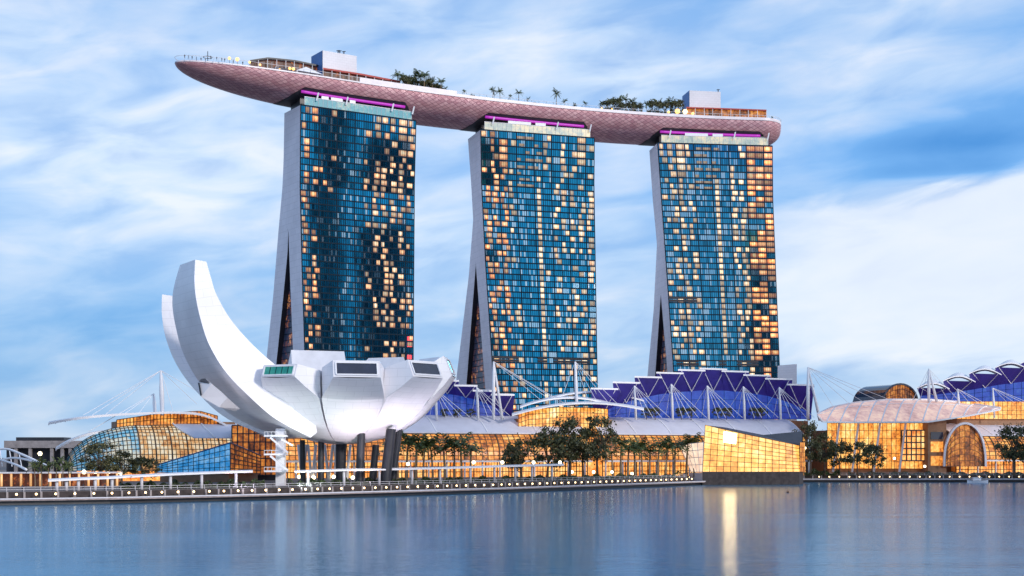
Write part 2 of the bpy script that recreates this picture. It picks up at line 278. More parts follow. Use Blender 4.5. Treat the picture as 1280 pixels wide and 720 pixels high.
# ---------------------------------------------------------------- mesh builder
class MB:
    def __init__(s): s.v = []; s.f = []; s.m = []; s.uv = []; s.c = []
    def face(s, pts, m=0, uv=None, col=None):
        i = len(s.v); s.v += [tuple(p) for p in pts]; s.f.append(tuple(range(i, i + len(pts)))); s.m.append(m)
        s.uv.append(uv or [(0, 0)] * len(pts)); s.c.append(col)
    def box8(s, b, t, m=0):
        """b, t: four bottom, four top points, counter-clockwise from above"""
        b = [V(x) for x in b]; t = [V(x) for x in t]
        s.face(b[::-1], m); s.face(t, m)
        for k in range(4):
            j = (k + 1) % 4; w = (b[j] - b[k]).length; h = (t[k] - b[k]).length; z0 = b[k].z
            s.face([b[k], b[j], t[j], t[k]], m, [(0, z0), (w, z0), (w, z0 + h), (0, z0 + h)])
    def box(s, c, sz, rot=0, m=0):
        c = V(c); x, y, z = sz[0] / 2, sz[1] / 2, sz[2] / 2; q = Matrix.Rotation(rot, 3, 'Z')
        cs = [q @ V((a, b, 0)) for a, b in ((-x, -y), (x, -y), (x, y), (-x, y))]
        s.box8([c + p - V((0, 0, z)) for p in cs], [c + p + V((0, 0, z)) for p in cs], m)
    def bar(s, p, q, w, h=None, m=0):
        """square bar between two points"""
        p, q = V(p), V(q); h = h or w; d = (q - p)
        if d.length < 1e-5: return
        d.normalize(); up = V((0, 0, 1)) if abs(d.z) < .95 else V((0, 1, 0))
        a = d.cross(up).normalized() * w / 2; b = a.cross(d).normalized() * h / 2
        r0 = [p - a - b, p + a - b, p + a + b, p - a + b]; r1 = [x + (q - p) for x in r0]
        s.face(r0[::-1], m); s.face(r1, m)
        for k in range(4): j = (k + 1) % 4; s.face([r0[k], r0[j], r1[j], r1[k]], m)
    def tube(s, pts, rad, n=6, m=0, caps=True):
        pts = [V(p) for p in pts]
        if not hasattr(rad, '__len__'): rad = [rad] * len(pts)
        rings = []
        for i, p in enumerate(pts):
            d = (pts[min(i + 1, len(pts) - 1)] - pts[max(i - 1, 0)]).normalized()
            up = V((0, 0, 1)) if abs(d.z) < .9 else V((0, 1, 0))
            a = d.cross(up).normalized(); b = a.cross(d).normalized()
            rings.append([p + (a * math.cos(2 * math.pi * k / n) + b * math.sin(2 * math.pi * k / n)) * rad[i] for k in range(n)])
        s.loft(rings, True, caps, m)
    def loft(s, rings, closed=True, caps=False, m=0, uvs=None):
        n = len(rings[0])
        for i in range(len(rings) - 1):
            for k in range(n if closed else n - 1):
                j = (k + 1) % n
                uv = None
                if uvs: uv = [uvs[i][k], uvs[i][j if j else n] if closed and not j else uvs[i][j], uvs[i + 1][j] if j or not closed else uvs[i + 1][n], uvs[i + 1][k]]
                s.face([rings[i][k], rings[i][j], rings[i + 1][j], rings[i + 1][k]], m, uv)
        if caps: s.face(list(rings[0])[::-1], m); s.face(rings[-1], m)
    def prism(s, poly, z0, z1, m=0):
        a = sum(poly[i][0] * poly[(i + 1) % len(poly)][1] - poly[(i + 1) % len(poly)][0] * poly[i][1] for i in range(len(poly)))
        if a < 0: poly = poly[::-1]
        b = [V((x[0], x[1], z0)) for x in poly]; t = [V((x[0], x[1], z1)) for x in poly]
        s.face(b[::-1], m); s.face(t, m)
        for k in range(len(poly)):
            j = (k + 1) % len(poly); s.face([b[k], b[j], t[j], t[k]], m)
    def plate(s, grid, off, m=0, m2=None):
        """thick sheet from a grid of points (rows of columns) and an offset vector"""
        off = V(off); g = [[V(p) for p in r] for r in grid]; h = [[p + off for p in r] for r in g]
        m2 = m if m2 is None else m2
        for G, fl, mm in ((g, False, m), (h, True, m2)):
            for i in range(len(G) - 1):
                for k in range(len(G[0]) - 1):
                    q = [G[i][k], G[i][k + 1], G[i + 1][k + 1], G[i + 1][k]]
                    s.face(q[::-1] if fl else q, mm)
        def edge(a, b):
            for i in range(len(a) - 1): s.face([a[i], b[i], b[i + 1], a[i + 1]], m)
        edge(g[0], h[0]); edge(g[-1], h[-1]); edge([r[0] for r in g], [r[0] for r in h]); edge([r[-1] for r in g], [r[-1] for r in h])

def wloc(o):
    p = V((0, 0, 0))
    while o: p = p + o.location; o = o.parent
    return p
def build(name, mb, mats, parent=None, smooth=False, merge=False, angle=None):
    if not isinstance(mats, (list, tuple)): mats = [mats]
    me = bpy.data.meshes.new(name)
    vs = mb.v
    if parent is None:
        a = np.array(vs); lo = a.min(0); hi = a.max(0); org = V(((lo[0] + hi[0]) / 2, (lo[1] + hi[1]) / 2, lo[2]))
    else: org = wloc(parent)
    me.from_pydata([(x - org.x, y - org.y, z - org.z) for x, y, z in vs], [], mb.f)
    for m in mats: me.materials.append(m if not isinstance(m, str) else M[m])
    me.polygons.foreach_set('material_index', mb.m)
    uvl = me.uv_layers.new(name='UVMap'); uvl.data.foreach_set('uv', [c for f in mb.uv for p in f for c in p[:2]])
    if any(c is not None for c in mb.c):
        ca = me.color_attributes.new('rnd', 'FLOAT_COLOR', 'CORNER')
        ca.data.foreach_set('color', [x for f, c in zip(mb.f, mb.c) for _ in f for x in (*(c or (0, 0, 0)), 1)])
    if merge or smooth:
        import bmesh
        bm = bmesh.new(); bm.from_mesh(me); bmesh.ops.remove_doubles(bm, verts=bm.verts, dist=.001)
        bmesh.ops.recalc_face_normals(bm, faces=bm.faces) if merge == 'recalc' else None
        bm.to_mesh(me); bm.free()
    if smooth:
        me.polygons.foreach_set('use_smooth', [True] * len(me.polygons))
        if angle: me.set_sharp_from_angle(angle=R(angle))
    me.update()
    o = bpy.data.objects.new(name, me); COL.objects.link(o)
    if parent is None: o.location = org
    else: o.parent = parent
    return o
def tag(o, label=None, cat=None, group=None, kind=None):
    if label: o['label'] = label
    if cat: o['category'] = cat
    if group: o['group'] = group
    if kind: o['kind'] = kind
    return o
def thing(name, label, cat, loc=(0, 0, 0), group=None):
    o = bpy.data.objects.new(name, None); COL.objects.link(o); o.location = loc; o.empty_display_size = 1
    return tag(o, label, cat, group)
def copy_tree(o, loc=None, rz=0, sc=None, label=None, parent=None, group=None):
    c = o.copy(); COL.objects.link(c)
    if parent: c.parent = parent
    if loc is not None: c.location = loc; c.rotation_euler = (0, 0, rz)
    if sc: c.scale = (sc, sc, sc) if not hasattr(sc, '__len__') else sc
    if label: c['label'] = label
    if group: c['group'] = group
    for ch in list(o.children): copy_tree(ch, parent=c)
    return c
ORD = ['first', 'second', 'third', 'fourth', 'fifth', 'sixth', 'seventh', 'eighth', 'ninth', 'tenth', 'eleventh', 'twelfth', 'thirteenth', 'fourteenth', 'fifteenth', 'sixteenth', 'seventeenth', 'eighteenth', 'nineteenth', 'twentieth']
def W(u, v, Y): return V(((u - 640) * Y / F, Y, HC - (v - VH) * Y / F))
def zat(v, Y): return HC - (v - VH) * Y / F
def lerp(a, b, t): return a + (b - a) * t
def interp(x, xs, ys): return float(np.interp(x, xs, ys))

# ---------------------------------------------------------------- land, water
SHORE = [(-700, 240), (-220, 318), (-160, 330), (-125, 338), (-98, 353), (-75, 374), (-53, 398), (-27, 430), (0, 465), (27, 505), (52, 545), (66, 568), (80, 590)]
SHORE2 = [(80, 590), (84, 640), (110, 646), (131, 648), (180, 649), (240, 652), (500, 668), (3000, 900)]
shore = SHORE + SHORE2[1:]
def offset_line(line, d):
    out = []
    for i, p in enumerate(line):
        a = V(line[max(i - 1, 0)]); b = V(line[min(i + 1, len(line) - 1)]); t = (b - a).normalized()
        out.append((p[0] - t.y * d, p[1] + t.x * d))
    return out
def along(line, step, start=0):
    out = []; acc = start
    for i in range(len(line) - 1):
        a, b = V(line[i]), V(line[i + 1]); l = (b - a).length; t = (b - a).normalized()
        while acc <= l: out.append((a + t * acc, t)); acc += step
        acc -= l
    return out

# water
m, nt, p = newmat('bay_water')
tcn = N(nt, 'ShaderNodeTexCoord'); mp = N(nt, 'ShaderNodeMapping'); mp.inputs['Scale'].default_value = (.012, .10, 1); L(nt, tcn.outputs['Object'], mp.inputs[0])
w1 = N(nt, 'ShaderNodeTexNoise', i_Scale=1.0, i_Detail=5.0, i_Roughness=.55); L(nt, mp.outputs[0], w1.inputs['Vector'])
mp2 = N(nt, 'ShaderNodeMapping'); mp2.inputs['Scale'].default_value = (.35, .9, 1); L(nt, tcn.outputs['Object'], mp2.inputs[0])
w2 = N(nt, 'ShaderNodeTexNoise', i_Scale=1.0, i_Detail=3.0); L(nt, mp2.outputs[0], w2.inputs['Vector'])
bp = N(nt, 'ShaderNodeBump', i_Strength=.20, i_Distance=.4); L(nt, w2.outputs[0], bp.inputs['Height']); L(nt, bp.outputs[0], p.inputs['Normal'])
L(nt, ramp(nt, w1.outputs[0], [(.35, (.003, .11, .21)), (.65, (.008, .15, .27))]), p.inputs['Base Color'])
rg_ = math_n(nt, 'MULTIPLY_ADD', w1.outputs[0], .10, .09)
p.inputs['Roughness'].default_value = .5; p.inputs['Specular IOR Level'].default_value = 0
gl_ = N(nt, 'ShaderNodeBsdfGlossy'); gl_.inputs['Color'].default_value = (.72, .86, 1, 1); L(nt, rg_, gl_.inputs['Roughness']); L(nt, bp.outputs[0], gl_.inputs['Normal'])
fr_ = N(nt, 'ShaderNodeFresnel', i_IOR=1.33); L(nt, bp.outputs[0], fr_.inputs['Normal'])
ms_ = N(nt, 'ShaderNodeMixShader'); L(nt, math_n(nt, 'MULTIPLY', fr_.outputs[0], .76), ms_.inputs[0]); L(nt, p.outputs[0], ms_.inputs[1]); L(nt, gl_.outputs[0], ms_.inputs[2])
L(nt, ms_.outputs[0], nt.nodes['Material Output'].inputs['Surface'])
M['water'] = m
mb = MB(); mb.face([(-9000, -3000, 0), (9000, -3000, 0), (9000, 12000, 0), (-9000, 12000, 0)])
tag(build('water', mb, 'water'), kind='structure')
LAND = offset_line(shore, 8.0)
mb = MB(); mb.prism(LAND + [(9000, 1200), (9000, 11000), (-9000, 11000), (-9000, 100)], -2, 3.0)
tag(build('ground', mb, 'soil'), kind='structure')
M['deckc'] = mat('boardwalk_planks', (.34, .27, .26), .8, var=.25, scale=.8)
mb = MB()
o1 = offset_line(shore, 0.0); o2 = offset_line(shore, 7.98)
for i in range(len(shore) - 1):
    a, b, c, d = o1[i], o1[i + 1], o2[i + 1], o2[i]
    mb.box8([(*a, 1.0), (*b, 1.0), (*c, 1.0), (*d, 1.0)], [(*a, 1.45), (*b, 1.45), (*c, 1.45), (*d, 1.45)])
tag(build('boardwalk', mb, 'deckc'), kind='structure')
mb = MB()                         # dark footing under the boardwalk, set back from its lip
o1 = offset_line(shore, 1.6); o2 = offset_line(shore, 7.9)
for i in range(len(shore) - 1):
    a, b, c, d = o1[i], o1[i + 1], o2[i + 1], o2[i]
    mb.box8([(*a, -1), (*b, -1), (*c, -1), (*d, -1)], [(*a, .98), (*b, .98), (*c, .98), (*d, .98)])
tag(build('quay_wall', mb, 'dark'), kind='structure')

# ---------------------------------------------------------------- hotel towers
rng = random.Random(7)
def smoothrow(pts, v):            # piecewise linear u(v)
    vs = [p[1] for p in pts]; us = [p[0] for p in pts]
    if v > vs[-1]:
        k = (us[-1] - us[-2]) / (vs[-1] - vs[-2]); return us[-1] + k * (v - vs[-1])
    return float(np.interp(v, vs, us))
TOW = [
 dict(A=(376, 131), B=(520, 151), fe=[(376, 131), (375.2, 230), (377.5, 330), (381, 440)], ro=[(355.6, 137), (354.5, 200), (353, 235), (348, 290), (341.5, 370), (333.5, 445)],
      sp=(360.4, 285), il=[(360.4, 285), (363, 360), (366.5, 444)], ri=[(360.4, 285), (359.4, 316), (352.7, 385), (345.8, 450)],
      re=[(520, 151), (518, 230), (516.5, 450)], eb=2.0, mid=.55,
      label='left glass hotel tower with dark wavy reflections, nearest the white lotus museum'),
 dict(A=(601, 162), B=(743, 172.5), fe=[(601, 162), (602, 230), (607, 330), (616.5, 471)], ro=[(584.6, 170), (589, 230), (591.5, 275), (586, 345), (570.7, 471)],
      sp=(594.8, 330), il=[(594.8, 330), (605.5, 471)], ri=[(594.8, 330), (583.8, 471)],
      re=[(743, 172), (742.5, 230), (746.5, 471)], eb=7.0, mid=.5,
      label='middle glass hotel tower with a pale strip of lights down its face'),
 dict(A=(822, 178.5), B=(965.4, 182.5), fe=[(822, 178.5), (827, 250), (832, 319), (842, 462)], ro=[(811.5, 185), (816, 250), (821.2, 305), (817, 389), (809.4, 469)],
      sp=(826, 368), il=[(826, 368), (834.4, 465)], ri=[(826, 368), (819, 469)],
      re=[(965.4, 182), (966, 250), (975, 475)], eb=12.0, mid=.5,
      label='right glass hotel tower with golden windows along its right edge'),
]
ZT = 190.0
NB = 13
rows = [ZT]
for k in range(5): rows.append(rows[-1] - 4.0)
while rows[-1] > 6: rows.append(rows[-1] - 3.25)
rows[-1] = 3.0
def yat(v, z): return (z - HC) * F / (VH - v)
def lit_prob(ti, b, r, s):
    """share of lit rooms and painted reflection panes in bay b, storey r, as seen in the photograph"""
    if ti == 0:
        if b == 0: return .85 if r > 8 else .5
        if b == 1: return .45 if r < 45 else .1
        if b in (2, 3): return .12 if r < 16 else .04
        if b in (4, 5, 6): return 0
        if b in (7,): return .30 if r < 18 else .06
        return (.62 if r < 18 else .52)
    if ti == 1:
        if r < 5: return {0: .2, 1: .95, 2: .9, 3: .4, 4: .95, 5: .95, 6: .9, 7: .95, 8: .15, 9: .8, 10: .3, 11: .95, 12: .2}[b] * .9
        if r < 8 and b in (4, 5, 6): return .85
        if b <= 2: return .72
        if b in (3,): return .35 if r < 28 else .5
        if b in (4, 5): return .03
        if b == 6: return .97 if r < 36 else .4
        if b == 7: return .08
        return .58
    if r < 7: return {0: .3, 1: .9, 2: .9, 3: .6, 4: .95, 5: .95, 6: .9, 7: .3, 8: .85, 9: .3, 10: .95, 11: .95, 12: .9}[b]
    if b == 0: return .35 if r < 30 else .6
    if b in (1, 2): return .78
    if b == 3: return .5
    if b in (4, 5, 7): return .03 if r < 43 else .15
    if b == 6: return .97 if r < 36 else .2
    if b in (8, 9): return .75
    return .62
def make_tower(ti, T):
    vA, vB = T['A'][1], T['B'][1]
    ya = yat(vA, ZT); yb = yat(vB, ZT)
    A = V(((T['A'][0] - 640) / F * ya, ya)); B = V(((T['B'][0] - 640) / F * yb, yb))
    t = (B - A).normalized(); nb = V((-t.y, t.x)); T['A2'] = A; T['B2'] = B; T['t'] = t; T['nb'] = nb
    root = thing('hotel_tower', T['label'], 'hotel tower', ((A.x + B.x) / 2 + nb.x * 10, (A.y + B.y) / 2 + nb.y * 10, 3))
    def solve(rail, z, org, dirv):
        v = VH - (z - HC) * F / (org.y + dirv.y * 10)
        for _ in range(4):
            u = smoothrow(rail, v); k = (u - 640) / F
            d = (k * org.y - org.x) / (dirv.x - k * dirv.y)
            v = VH - (z - HC) * F / (org.y + dirv.y * d)
        return d
    zsp = 0
    prof = []
    for z in rows:
        e = T['eb'] * (1 - z / ZT) ** 1.2; o = A + t * e
        df = solve(T['fe'], z, o, nb); dro = solve(T['ro'], z, o, nb)
        v = VH - (z - HC) * F / (o.y + 15 * nb.y)
        if v < T['sp'][1]:
            dm = lerp(df, dro, T['mid'] * 1.0 + .1); di = dr_ = dm
        else:
            di = solve(T['il'], z, o, nb); dr_ = solve(T['ri'], z, o, nb)
            dr_ = max(dr_, di + .05)
        Lp = o + nb * df
        er = solve(T['re'], z, B + nb * df, t)
        prof.append((z, o, df, di, dr_, dro, er))
    def P(i, s, d):               # point at storey i, s along facade, depth d
        z, o, df, di, dr_, dro, er = prof[i]
        a = o + nb * d; b = B + nb * d + t * er
        q = a.lerp(b, s); return V((q.x, q.y, z))
    T['P'] = P; T['prof'] = prof
    n = len(rows)
    # slabs: white clad bodies
    for nm, k0, k1 in (('front_slab', 2, 3), ('rear_slab', 4, 5)):
        mb = MB()
        for i in range(n - 1):
            def c(i):
                off = .25 if nm == 'front_slab' else 0.0
                return [P(i, 0, prof[i][k0] + off), P(i, 1, prof[i][k0] + off), P(i, 1, prof[i][k1]), P(i, 0, prof[i][k1])]
            a, b = c(i), c(i + 1)
            for q in range(4):
                j = (q + 1) % 4; h = rows[i] - rows[i + 1]
                w = (a[j] - a[q]).length
                mb.face([b[q], b[j], a[j], a[q]], 1 if (q == 0) else 0, [(0, rows[i + 1]), (w, rows[i + 1]), (w, rows[i]), (0, rows[i])])
        mb.face([P(0, 0, prof[0][k0]), P(0, 1, prof[0][k0]), P(0, 1, prof[0][k1]), P(0, 0, prof[0][k1])])
        build(nm, mb, ['wall_end', 'louvre'], root)
    # atrium glazing between the legs
    mb = MB(); st = [i for i in range(n) if prof[i][4] - prof[i][3] > .5]
    for i in st[:-1]:
        q = [P(i + 1, .045, prof[i + 1][3]), P(i + 1, .045, prof[i + 1][4]), P(i, .045, prof[i][4]), P(i, .045, prof[i][3])]
        mb.face([q[1], q[0], q[3], q[2]], 0, [(3, n - i - 1), (0, n - i - 1), (0, n - i), (3, n - i)])
    build('atrium_glazing', mb, 'atrium', root)
    mb = MB()
    for i in st: mb.bar(P(i, .042, prof[i][3]), P(i, .042, prof[i][4]), .25)
    build('atrium_transoms', mb, 'mullion', root)
    # glass facade
    mb = MB()
    for i in range(n - 1):
        for b in range(NB):
            s0, s1 = b / NB, (b + 1) / NB
            mb.face([P(i + 1, s0, prof[i + 1][2]), P(i + 1, s1, prof[i + 1][2]), P(i, s1, prof[i][2]), P(i, s0, prof[i][2])], 0,
                    [(b, n - i - 1), (b + .9999, n - i - 1), (b + .9999, n - i - .0001), (b, n - i - .0001)])
    teal = [(.010, .22, .46), (.012, .21, .42), (.03, .25, .45)][ti]
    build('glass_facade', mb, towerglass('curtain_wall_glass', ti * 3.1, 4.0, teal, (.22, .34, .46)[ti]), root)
    # mullion grid
    mb = MB()
    for b in range(NB * 4 + 1):
        s = b / (NB * 4); w = .6 if b % 8 == 0 else (.36 if b % 4 == 0 else .12)
        for i in range(0, n - 1):
            mb.bar(P(i, s, prof[i][2] - .10), P(i + 1, s, prof[i + 1][2] - .10), w, .2)
    for i in range(n): mb.bar(P(i, 0, prof[i][2] - .12), P(i, 1, prof[i][2] - .12), .22, .62)
    build('mullion_grid', mb, 'mullion', root)
    # plant-floor louvres
    for (r0, ranges) in {0: [(47, [(0, .35), (.62, 1)])], 1: [(37, [(.0, .25), (.43, .52), (.58, .93)])], 2: [(26, [(.0, .26)]), (37, [(.03, .24), (.43, .5), (.60, .80)])]}[ti]:
        for a, b_ in ranges:
            mb = MB()
            for dz in (.15, .65): 
                p0 = P(r0, a, prof[r0][2] - .2).lerp(P(r0 + 1, a, prof[r0 + 1][2] - .2), dz); p1 = P(r0, b_, prof[r0][2] - .2).lerp(P(r0 + 1, b_, prof[r0 + 1][2] - .2), dz)
                mb.bar(p0, p1, .35, 1.2)
            build('louvre_band', mb, 'louvre', root)
    # lit rooms, and upper panes glowing as painted reflections
    cells = []
    for i in range(n - 4):
        for b in range(NB):
            s0 = b / NB
            if rng.random() < lit_prob(ti, b, i, s0): cells.append((i, b))
    if ti == 2: cells += [(41, b) for b in range(6)] + [(43, b) for b in range(7)]
    cells = sorted(set(cells))
    rest = MB(); cnt = 0
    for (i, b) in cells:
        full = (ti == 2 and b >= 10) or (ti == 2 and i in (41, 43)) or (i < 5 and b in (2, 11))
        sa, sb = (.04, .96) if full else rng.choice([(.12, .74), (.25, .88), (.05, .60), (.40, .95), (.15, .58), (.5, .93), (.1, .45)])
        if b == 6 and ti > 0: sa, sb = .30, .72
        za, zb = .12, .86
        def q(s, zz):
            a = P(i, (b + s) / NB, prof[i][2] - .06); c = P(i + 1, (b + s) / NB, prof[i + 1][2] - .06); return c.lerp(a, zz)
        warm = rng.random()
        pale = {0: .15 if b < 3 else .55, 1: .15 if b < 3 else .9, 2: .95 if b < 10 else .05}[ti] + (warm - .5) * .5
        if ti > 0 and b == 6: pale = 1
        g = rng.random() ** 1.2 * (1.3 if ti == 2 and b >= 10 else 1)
        if ti > 0 and i < 8 and b in (4, 5) or (i < 5 and b == 6): pale = .8; g = 0; sa, sb = rng.choice([(.05, .5), (.3, .9), (.05, .95)]); zb = .5  # dim pale panes painted as reflections in the upper middle bays
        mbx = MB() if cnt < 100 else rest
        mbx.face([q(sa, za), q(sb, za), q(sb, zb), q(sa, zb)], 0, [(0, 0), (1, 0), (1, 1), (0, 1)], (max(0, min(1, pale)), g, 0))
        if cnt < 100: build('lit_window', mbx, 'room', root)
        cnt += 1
    if rest.f: tag(build('lit_or_reflection_windows', rest, 'room', root), kind='stuff')
    if ti == 0:
        mb = MB()
        for i in range(34, 44):
            if rng.random() < .8:
                mb.face([P(i + 1, .94, prof[i + 1][2] - .07), P(i + 1, .985, prof[i + 1][2] - .07), P(i, .985, prof[i][2] - .07) - V((0, 0, .7)), P(i, .94, prof[i][2] - .07) - V((0, 0, .7))])
        tag(build('led_screen', mb, 'redled', root), 'red glowing strip low on the right edge')
    # crown: glazed terrace storey, neck and posts
    cz = 194.6
    cm = 'crown' if ti == 0 else 'crown_pale'
    fr = lambda s, d, z: V((*(A.lerp(B, s) + nb * d), z))
    mb = MB(); K = 24
    for k in range(K):
        s0, s1 = .035 + .93 * k / K, .035 + .93 * (k + 1) / K
        mb.face([fr(s0, .6, ZT + .05), fr(s1, .6, ZT + .05), fr(s1, .6, cz), fr(s0, .6, cz)], 0, [(k, 0), (k + .999, 0), (k + .999, .999), (k, .999)])
    build('crown_glazing', mb, cm, root)
    mb = MB()
    mb.bar(fr(.033, .6, cz), fr(.967, .6, cz), .35, .3)
    for k in range(K + 1): mb.bar(fr(.035 + .93 * k / K, .5, ZT), fr(.035 + .93 * k / K, .5, cz), .16)
    build('crown_frame', mb, 'offwhite', root)
    mb = MB()
    mb.box8([fr(.04, 7, ZT), fr(.96, 7, ZT), fr(.96, 19, ZT), fr(.04, 19, ZT)], [fr(.04, 7, 197), fr(.96, 7, 197), fr(.96, 19, 197), fr(.04, 19, 197)])
    build('crown_neck', mb, 'dark', root)
    for s in ((.13, .38, .78, .965) if ti == 0 else (.1, .66, .955)):
        mb = MB(); mb.bar(fr(s, -.3, cz - 1.5), fr(s + .012, -.9, cz + 2.6), .7); build('crown_strut', mb, 'white', root)
    for s0, s1 in ((.18, .24), (.26, .36), (.42, .47)) if ti == 0 else ((.24, .44), (.48, .57)):
        mb = MB(); mb.box8([fr(s0, .9, cz), fr(s1, .9, cz), fr(s1, 1.1, cz), fr(s0, 1.1, cz)], [fr(s0, .9, cz + 1.7), fr(s1, .9, cz + 1.7), fr(s1, 1.1, cz + 1.7), fr(s0, 1.1, cz + 1.7)])
        build('crown_panel', mb, 'lampw' if False else 'white', root)
    return root
for ti, T in enumerate(TOW): make_tower(ti, T)

# ---------------------------------------------------------------- sky park (the ship on the roofs)
ZR = 206.0
pts = []
for u, v in [(374, 91.5), (521, 112), (590, 120.6), (678, 133), (744, 138.5), (821, 144), (975, 149.5)]:
    y = (ZR - HC) * F / (VH - v); pts.append(((u - 640) / F * y, y))
cf_ = np.polyfit([p[0] for p in pts], [p[1] for p in pts], 2)
def Fc(x): return V((x, float(np.polyval(cf_, x))))
def Ft(x): d = 2 * cf_[0] * x + cf_[1]; return V((1, float(d))).normalized()
HW = 18.5
def centre(x): f = Fc(x); t = Ft(x); return f + V((-t.y, t.x)) * HW
# stations along the hull
xs = np.linspace(-185, 165, 700)
def u_of(p, z=0): return 640 + F * p[0] / p[1]
xl = min(xs, key=lambda x: abs(u_of(centre(x)) - 220)); xr = min(xs, key=lambda x: abs(u_of(centre(x)) - 974.5))
ST = []
NS = 120
arc = 0; prev = None
for k in range(NS + 1):
    s = k / NS; x = lerp(xl, xr, s)
    # denser towards both ends
    x = lerp(xl, xr, .5 - .5 * math.cos(math.pi * s))
    c = centre(x); t = Ft(x)
    if prev is not None: arc += (c - prev).length
    prev = c; ST.append([arc, c, t, V((t.y, -t.x))])      # last = towards the camera
TOT = arc
def shape(a):
    l = a / 88.0; r = (TOT - a) / 16.0
    w = 1.0; h = 1.0
    if l < 1: w = (1 - (1 - l) ** 2.1) ** .50; h = (1 - (1 - l) ** 2.0) ** .50
    if r < 1: q = (1 - (1 - r) ** 2.2) ** .5; w = min(w, q); h = min(h, .25 + .75 * q)
    return max(w, .01), max(h, .03)
sp_root = thing('sky_park', 'long ship-shaped roof terrace with pink scaled hull lying across all three towers', 'rooftop park', (*centre(0), 192))
HD = 12.5
mb = MB(); NP = 28
tow_rng = []
for T in TOW:
    tow_rng.append((T['A2'], T['B2']))
def in_tower(st):
    x = st[1].x
    for ti, T in enumerate(TOW):
        a, b = T['A2'], T['B2']; t = T['t']; q = (V((st[1].x, st[1].y)) - a).dot(t); Lg = (b - a).length
        if -1 < q < Lg + 1: return min(q + 1, Lg + 1 - q)
    return -1
rings = []; uvs = []
for st in ST:
    w, h = shape(st[0]); ring = []; uv = []
    for k in range(NP + 1):
        th = math.pi * k / NP; cx_ = math.cos(th); sx_ = math.sin(th)
        x = HW * w * (abs(cx_) ** .85) * (1 if cx_ > 0 else -1); z = ZR - HD * h * sx_ ** .9
        q = st[1] + st[3] * x; ring.append(V((q.x, q.y, z))); uv.append((st[0], th * 15))
    rings.append(ring); uvs.append(uv)
for i in range(len(rings) - 1):
    for k in range(NP):
        mb.face([rings[i][k], rings[i + 1][k], rings[i + 1][k + 1], rings[i][k + 1]][::-1], 0, [uvs[i][k], uvs[i + 1][k], uvs[i + 1][k + 1], uvs[i][k + 1]][::-1])
build('hull', mb, 'hull', sp_root, smooth=True)
# dark niche blended onto the hull over each tower, with the purple light trough
def hullpt(a, th, out=0):
    arcs = [s[0] for s in ST]; i = max(0, min(len(ST) - 2, int(np.searchsorted(arcs, a)) - 1)); f = (a - arcs[i]) / (arcs[i + 1] - arcs[i])
    c = ST[i][1].lerp(ST[i + 1][1], f); n = ST[i][3].lerp(ST[i + 1][3], f); w, h = shape(a)
    cx_, sx_ = math.cos(th), math.sin(th)
    x = HW * w * (abs(cx_) ** .85) * (1 if cx_ > 0 else -1); z = ZR - HD * h * sx_ ** .9
    q = c + n * (x + out * max(cx_, .2)); return V((q.x, q.y, z - out * sx_))
def arc_at(T, s):
    p = T['A2'].lerp(T['B2'], s); return min(ST, key=lambda st: (V(st[1]) - (p + T['nb'] * 10)).length)[0] + 0.0
arcs_np = np.array([s[0] for s in ST])
def arc_at(T, s):
    p = T['A2'].lerp(T['B2'], s) + T['nb'] * 10
    best = min(np.linspace(0, TOT, 1200), key=lambda a: abs((V((float(np.interp(a, arcs_np, [q[1].x for q in ST])), float(np.interp(a, arcs_np, [q[1].y for q in ST])))) - p).dot(T['t'])))
    return best
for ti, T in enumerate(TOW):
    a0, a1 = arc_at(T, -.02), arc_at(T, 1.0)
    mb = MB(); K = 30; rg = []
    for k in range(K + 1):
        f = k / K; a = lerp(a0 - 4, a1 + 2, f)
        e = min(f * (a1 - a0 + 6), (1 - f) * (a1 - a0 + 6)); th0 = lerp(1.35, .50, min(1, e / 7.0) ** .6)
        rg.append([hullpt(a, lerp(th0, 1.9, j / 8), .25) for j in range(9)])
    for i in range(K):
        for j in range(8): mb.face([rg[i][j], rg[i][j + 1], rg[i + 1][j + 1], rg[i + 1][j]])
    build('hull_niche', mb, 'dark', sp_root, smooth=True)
    mb = MB()
    mb.tube([hullpt(lerp(a0 + 2, a1 - 5.0, k / 24), .68, .9) for k in range(25)], .75, 8)
    build('purple_light_trough', mb, 'purple', sp_root, smooth=True)
# deck and rim
mb = MB()
for i in range(len(ST) - 1):
    def rp(i, x, z): w, h = shape(ST[i][0]); q = ST[i][1] + ST[i][3] * (x * w); return V((q.x, q.y, z))
    mb.face([rp(i, 18.4, ZR - .1), rp(i + 1, 18.4, ZR - .1), rp(i + 1, -18.4, ZR - .1), rp(i, -18.4, ZR - .1)])
build('deck', mb, 'concrete', sp_root)
mb = MB()
for sgn in (1, -1):
    for i in range(len(ST) - 1):
        b = [rp(i, sgn * 18.9, ZR - .5), rp(i + 1, sgn * 18.9, ZR - .5), rp(i + 1, sgn * 17.9, ZR - .5), rp(i, sgn * 17.9, ZR - .5)]
        if sgn < 0: b = b[::-1]
        h = 3.0 if 92 < ST[i][0] < 150 else (1.6 if ST[i][0] > 150 else .7)
        mb.box8(b, [x + V((0, 0, h)) for x in b])
build('rim', mb, 'hullrim', sp_root)
mb = MB()
for sgn in (1, -1):
    for i in range(len(ST) - 1):
        mb.bar(rp(i, sgn * 18.2, ZR + 2.5), rp(i + 1, sgn * 18.2, ZR + 2.5), .14)
    for a in np.arange(2, TOT - 1, 2.2):
        i = min(len(ST) - 2, int(np.searchsorted(arcs_np, a))); mb.bar(rp(i, sgn * 18.2, ZR + .2), rp(i, sgn * 18.2, ZR + 2.5), .12)
build('railing', mb, 'offwhite', sp_root)
